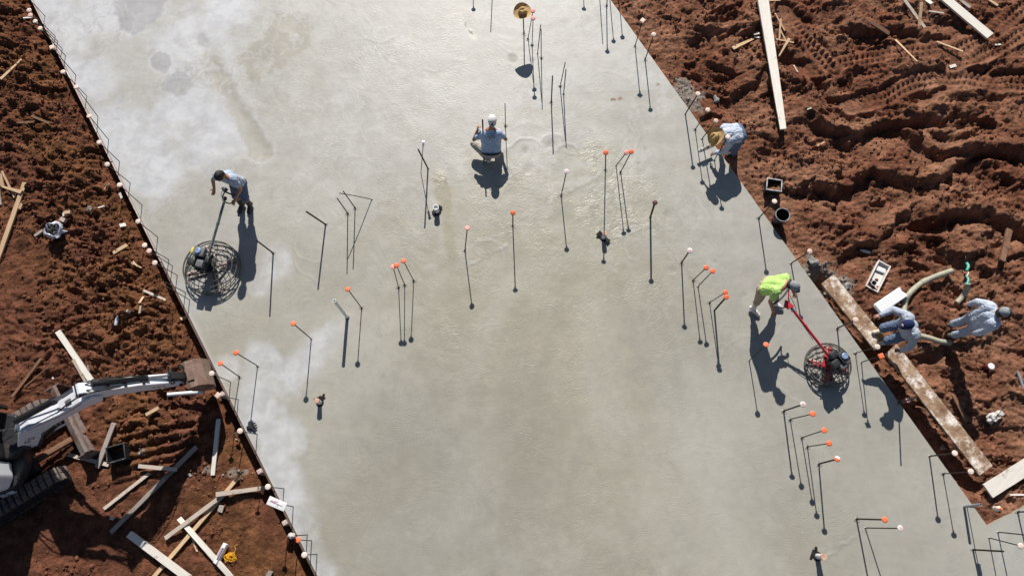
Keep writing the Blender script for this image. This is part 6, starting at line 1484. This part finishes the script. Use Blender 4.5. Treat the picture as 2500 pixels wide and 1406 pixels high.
for k in range(5):
    v = -w+.06+k*(2*w-.12)/4; mb = MB(); mb.prism([(3.55, .24), (3.49, .13), (3.36, .03), (3.44, .17)], v-.03, v+.03, EM, ur); mb.build('tooth', 'bucket_steel', bk, False)
mb = MB(); mb.box(E_(3.33, 0, .815), (.12, .28, .02), EM@roty(rad(2)), bev=.004); mb.build('bucket_ear', 'bucket_steel', bk, False)
mb = MB(); mb.box(E_(3.22, .18, .83), (.07, .05, .06), EM); mb.build('bucket_ear', 'hose_black', bk, False)
for k, (s0, z0) in enumerate(((2.30, 1.86), (2.50, 1.65), (2.72, 1.42))):
    mb = MB(); mb.box(E_(s0, .0, z0), (.05, .17, .02), EM@roty(rad(45)), bev=.004); mb.build('hose_clamp', 'hose_black', arm)
for v in (-.055, .055):
    mb = MB(); mb.tube(smooth_path([E_(2.05, v, 2.12), E_(2.35, v*1.6, 1.95), E_(2.6, v*1.4, 1.66), E_(2.8, v, 1.38)], 20), .011, 6); mb.build('hydraulic_hose', 'hose_black', ex_)
for v in (-.131, .131):
    mb = MB(); mb.tube(smooth_path([E_(.55, v, 1.44), E_(1.2, v, 1.54), E_(1.75, v, 1.76)], 14), .010, 6); mb.build('steel_line', 'chrome', ex_)
mb = MB(); mb.box(E_(1.5, .0, 1.735), (.16, .09, .012), EM@roty(rad(-26)), bev=.003); mb.build('grease_plate', 'engine_grey', boom)
# swing post, house, cab
mb = MB(); mb.lathe([(.16, .28), (.17, .60), (.13, .72), (.13, .95)], 16, o=E_(-.05, 0, 0)); mb.build('swing_post', 'excavator_black', ex_)
hs = [(-.16, -.45), (-.42, -.78), (-.75, -.84), (-1.6, -.84), (-1.95, -.55), (-2.02, 0), (-1.95, .55), (-1.6, .84), (-.6, .84), (-.16, .55)]
def slab_poly(poly, z0, z1, name, m, parent=None, bev=.03):
    n_ = len(poly); v = [E_(x, y, z0) for x, y in poly]+[E_(x, y, z1) for x, y in poly]; mb = MB(); mb.add(v, [tuple(range(n_))[::-1], tuple(range(n_, 2*n_))]+[(i, (i+1) % n_, (i+1) % n_+n_, i+n_) for i in range(n_)])
    o = mb.build(name, m, parent or ex_, False); md = o.modifiers.new('bevel', 'BEVEL'); md.width = bev; md.segments = 3; md.limit_method = 'ANGLE'; return o
slab_poly(hs, .30, .52, 'house_deck', 'excavator_black')
hood = sub(slab_poly([(-.52, -.80), (-.40, -.62), (-.40, -.30), (-1.0, -.22), (-1.9, -.22), (-1.9, -.50), (-1.6, -.82)], .53, 1.16, 'side_hood', 'excavator_white', bev=.05), ex_)
slab_poly([(-.36, -.28), (-.36, .18), (-.95, .18), (-.95, -.18)], .53, .98, 'front_cowl', 'excavator_black', bev=.04)
slab_poly([(-1.25, -.2), (-1.25, .82), (-1.9, .5), (-1.95, -.2)], .53, 1.25, 'engine_hood', 'excavator_white', bev=.06)
slab_poly([(-.34, -.30), (.02, -.22), (.02, .22), (-.34, .30)], .53, .80, 'swing_frame', 'excavator_black', bev=.03)
for k in range(6):
    mb = MB(); mb.tube([E_(-.33, -.02+k*.03, .70), E_(-.24, -.02+k*.02, .78+.01*k), E_(-.10, -.03+k*.012, .74)], .010, 6); mb.build('hydraulic_hose', 'chrome', ex_)
cab = sub(slab_poly([(-.28, .22), (-.28, .82), (-1.25, .82), (-1.25, .22)], 2.20, 2.30, 'cab_roof', 'excavator_white', bev=.03), ex_)
for x, y in ((-.32, .26), (-.32, .78), (-1.2, .26), (-1.2, .78)):
    mb = MB(); mb.bar(E_(x, y, .52), E_(x, y, 2.2), .06, .06, upv=UX); mb.build('cab_post', 'excavator_black', ex_)
mb = MB(); mb.box(E_(-.74, .25, 1.45), (.82, .012, 1.3), EM); mb.build('cab_glass', 'glass_dark', ex_); mb = MB(); mb.box(E_(-.74, .79, 1.3), (.82, .012, 1.5), EM); mb.build('cab_glass', 'glass_dark', ex_); mb = MB(); mb.box(E_(-1.2, .52, 1.45), (.012, .44, 1.3), EM); mb.build('cab_glass', 'glass_dark', ex_)
mb = MB(); mb.box(E_(-.85, .5, .80), (.42, .44, .14), EM, bev=.04); mb.build('seat', 'hose_black', ex_); mb = MB(); mb.box(E_(-1.08, .5, 1.08), (.12, .44, .50), EM, bev=.04); mb.build('seat_back', 'hose_black', ex_)
# model number painted on the side skirt, read from the machine's right side
FM = {'3': [(0, 1, 1, 1), (1, 1, 1, .5), (.3, .5, 1, .5), (1, .5, 1, 0), (0, 0, 1, 0)], '2': [(0, 1, 1, 1), (1, 1, 1, .5), (0, .5, 1, .5), (0, .5, 0, 0), (0, 0, 1, 0)], 'E': [(0, 0, 0, 1), (0, 1, 1, 1), (0, .5, .8, .5), (0, 0, 1, 0)]}
for ci, ch in enumerate('E32'):
    for (x0, y0, x1, y1) in FM[ch]:
        s = lambda x, y: E_(-.98+ci*.17+x*.11, -.852, .34+y*.14); mb = MB(); mb.bar(s(x0, y0), s(x1, y1)+UX*.001, .006, .026, upv=UY); mb.build('number_stroke', 'decal_white', ex_)
# undercarriage: turned a little from the house
hx = unit([.851, .525, 0]); hy = np.array([-hx[1], hx[0], 0]); HMt = np.array([hx, hy, [0, 0, 1.0]]).T
trk_mesh = None
shoe = MB(); shoe.box((0, -.075, 0), (.085, .135, .05), bev=.010); shoe.box((0, .075, .0), (.085, .135, .05), bev=.010); shoe.box((0, 0, -.012), (.10, .30, .02), bev=.004)
SHOE = shoe.mesh('track_shoe', 'track_rubber')
front_near = np.array([-9.08, .90, 0]); front_far = np.array([-9.62, 2.26, 0])
for fr in (front_near, front_far):
    Lt, rr, zc = 1.95, .22, GZE+.26; e = fr-hx*.24; s0 = e-hx*(Lt-.48)
    mb = MB(); prof = []
    for a in np.linspace(-math.pi/2, math.pi/2, 9): prof.append((0+rr*math.cos(a), rr*math.sin(a)))
    for a in np.linspace(math.pi/2, 3*math.pi/2, 9): prof.append((-(Lt-.48)+rr*math.cos(a), rr*math.sin(a)))
    mb.prism(prof, -.14, .14, HMt, e+np.array([0, 0, zc])); tr = sub(mb.build('track', 'excavator_black', ex_, False), ex_)
    per = 2*(Lt-.48)+2*math.pi*rr; N = 34
    for k in range(N):
        q = k/N*per; st_ = Lt-.48
        if q < st_: p = np.array([-q, rr]); ang = 0
        elif q < st_+math.pi*rr: a = (q-st_)/rr; p = np.array([-st_-rr*math.sin(a), rr*math.cos(a)]); ang = a
        elif q < 2*st_+math.pi*rr: p = np.array([-st_+(q-st_-math.pi*rr), -rr]); ang = math.pi
        else: a = (q-2*st_-math.pi*rr)/rr; p = np.array([rr*math.sin(a), -rr*math.cos(a)]); ang = math.pi+a
        n2 = p-np.array([max(-st_, min(0, p[0])), 0]); n2 /= np.linalg.norm(n2)
        o = bpy.data.objects.new('track_shoe', SHOE); COL.objects.link(o); o.parent = tr
        pos = e+hx*(p[0]+n2[0]*.022)+np.array([0, 0, zc+p[1]+n2[1]*.022]); o.location = pos-np.array(ex_['_o'])
        o.rotation_euler = Matrix((HMt@roty(-ang)).tolist()).to_euler()
    for s_ in (0, -.5, -1.0, -(Lt-.48)):
        mb = MB(); q = e+hx*s_+np.array([0, 0, zc]); mb.tube([q-hy*.17, q+hy*.17], .12 if s_ in (0, -(Lt-.48)) else .07, 16); mb.build('roller', 'excavator_black', tr)
ctr = (front_near+front_far)/2-hx*.95
mb = MB(); mb.box(ctr+np.array([0, 0, GZE+.36]), (.9, .9, .22), HMt, bev=.03); mb.build('track_frame', 'excavator_black', ex_)
bl0, bl1 = np.array([-9.53, 2.58, 0]), np.array([-8.68, 1.22, 0]); bd = unit(bl1-bl0); bn = np.array([-bd[1], bd[0], 0]); bn = bn if bn@hx > 0 else -bn
v = []; prof = [(.10, GZE-.02), (.02, GZE+.12), (.0, GZE+.25), (.05, GZE+.40), (.12, GZE+.46), (.06, GZE+.47), (-.06, GZE+.40), (-.08, GZE+.2), (.02, GZE-.02)]
mb = MB(); n_ = len(prof); L0 = np.linalg.norm(bl1-bl0)
for q in (0, L0):
    for (a, z) in prof: v.append(bl0+bd*q+bn*a+np.array([0, 0, z]))
mb.add(v, [tuple(range(n_)), tuple(range(2*n_-1, n_-1, -1))]+[(i, (i+1) % n_, (i+1) % n_+n_, i+n_) for i in range(n_)]); bld = sub(mb.build('dozer_blade', 'blade_steel', ex_, False), ex_)
for q in (.0, L0):
    mb = MB(); p = bl0+bd*q+bn*.02; mb.box(p+np.array([0, 0, GZE+.22]), (.30, .02, .46), np.array([bn, bd, [0, 0, 1]]).T, bev=.005); mb.build('end_plate', 'blade_steel', bld, False)
for s in (-.32, .32):
    mb = MB(); a = (bl0+bl1)/2+bd*s; mb.bar(a+np.array([0, 0, GZE+.22])-bn*.05, a-hx*.95+np.array([0, 0, GZE+.30]), .11, .12, bev=.02); mb.build('push_arm', 'muddy_wood' if s > 0 else 'excavator_black', ex_)
cyl('blade_cylinder', (bl0+bl1)/2-hx*.9+np.array([0, 0, GZE+.46]), (bl0+bl1)/2+np.array([0, 0, GZE+.32]), .045, ex_, .6)
# spilled soil lying on the blade's back
for o in ROOTS:
    for k in ('_o', '_R'):
        if k in o: del o[k]
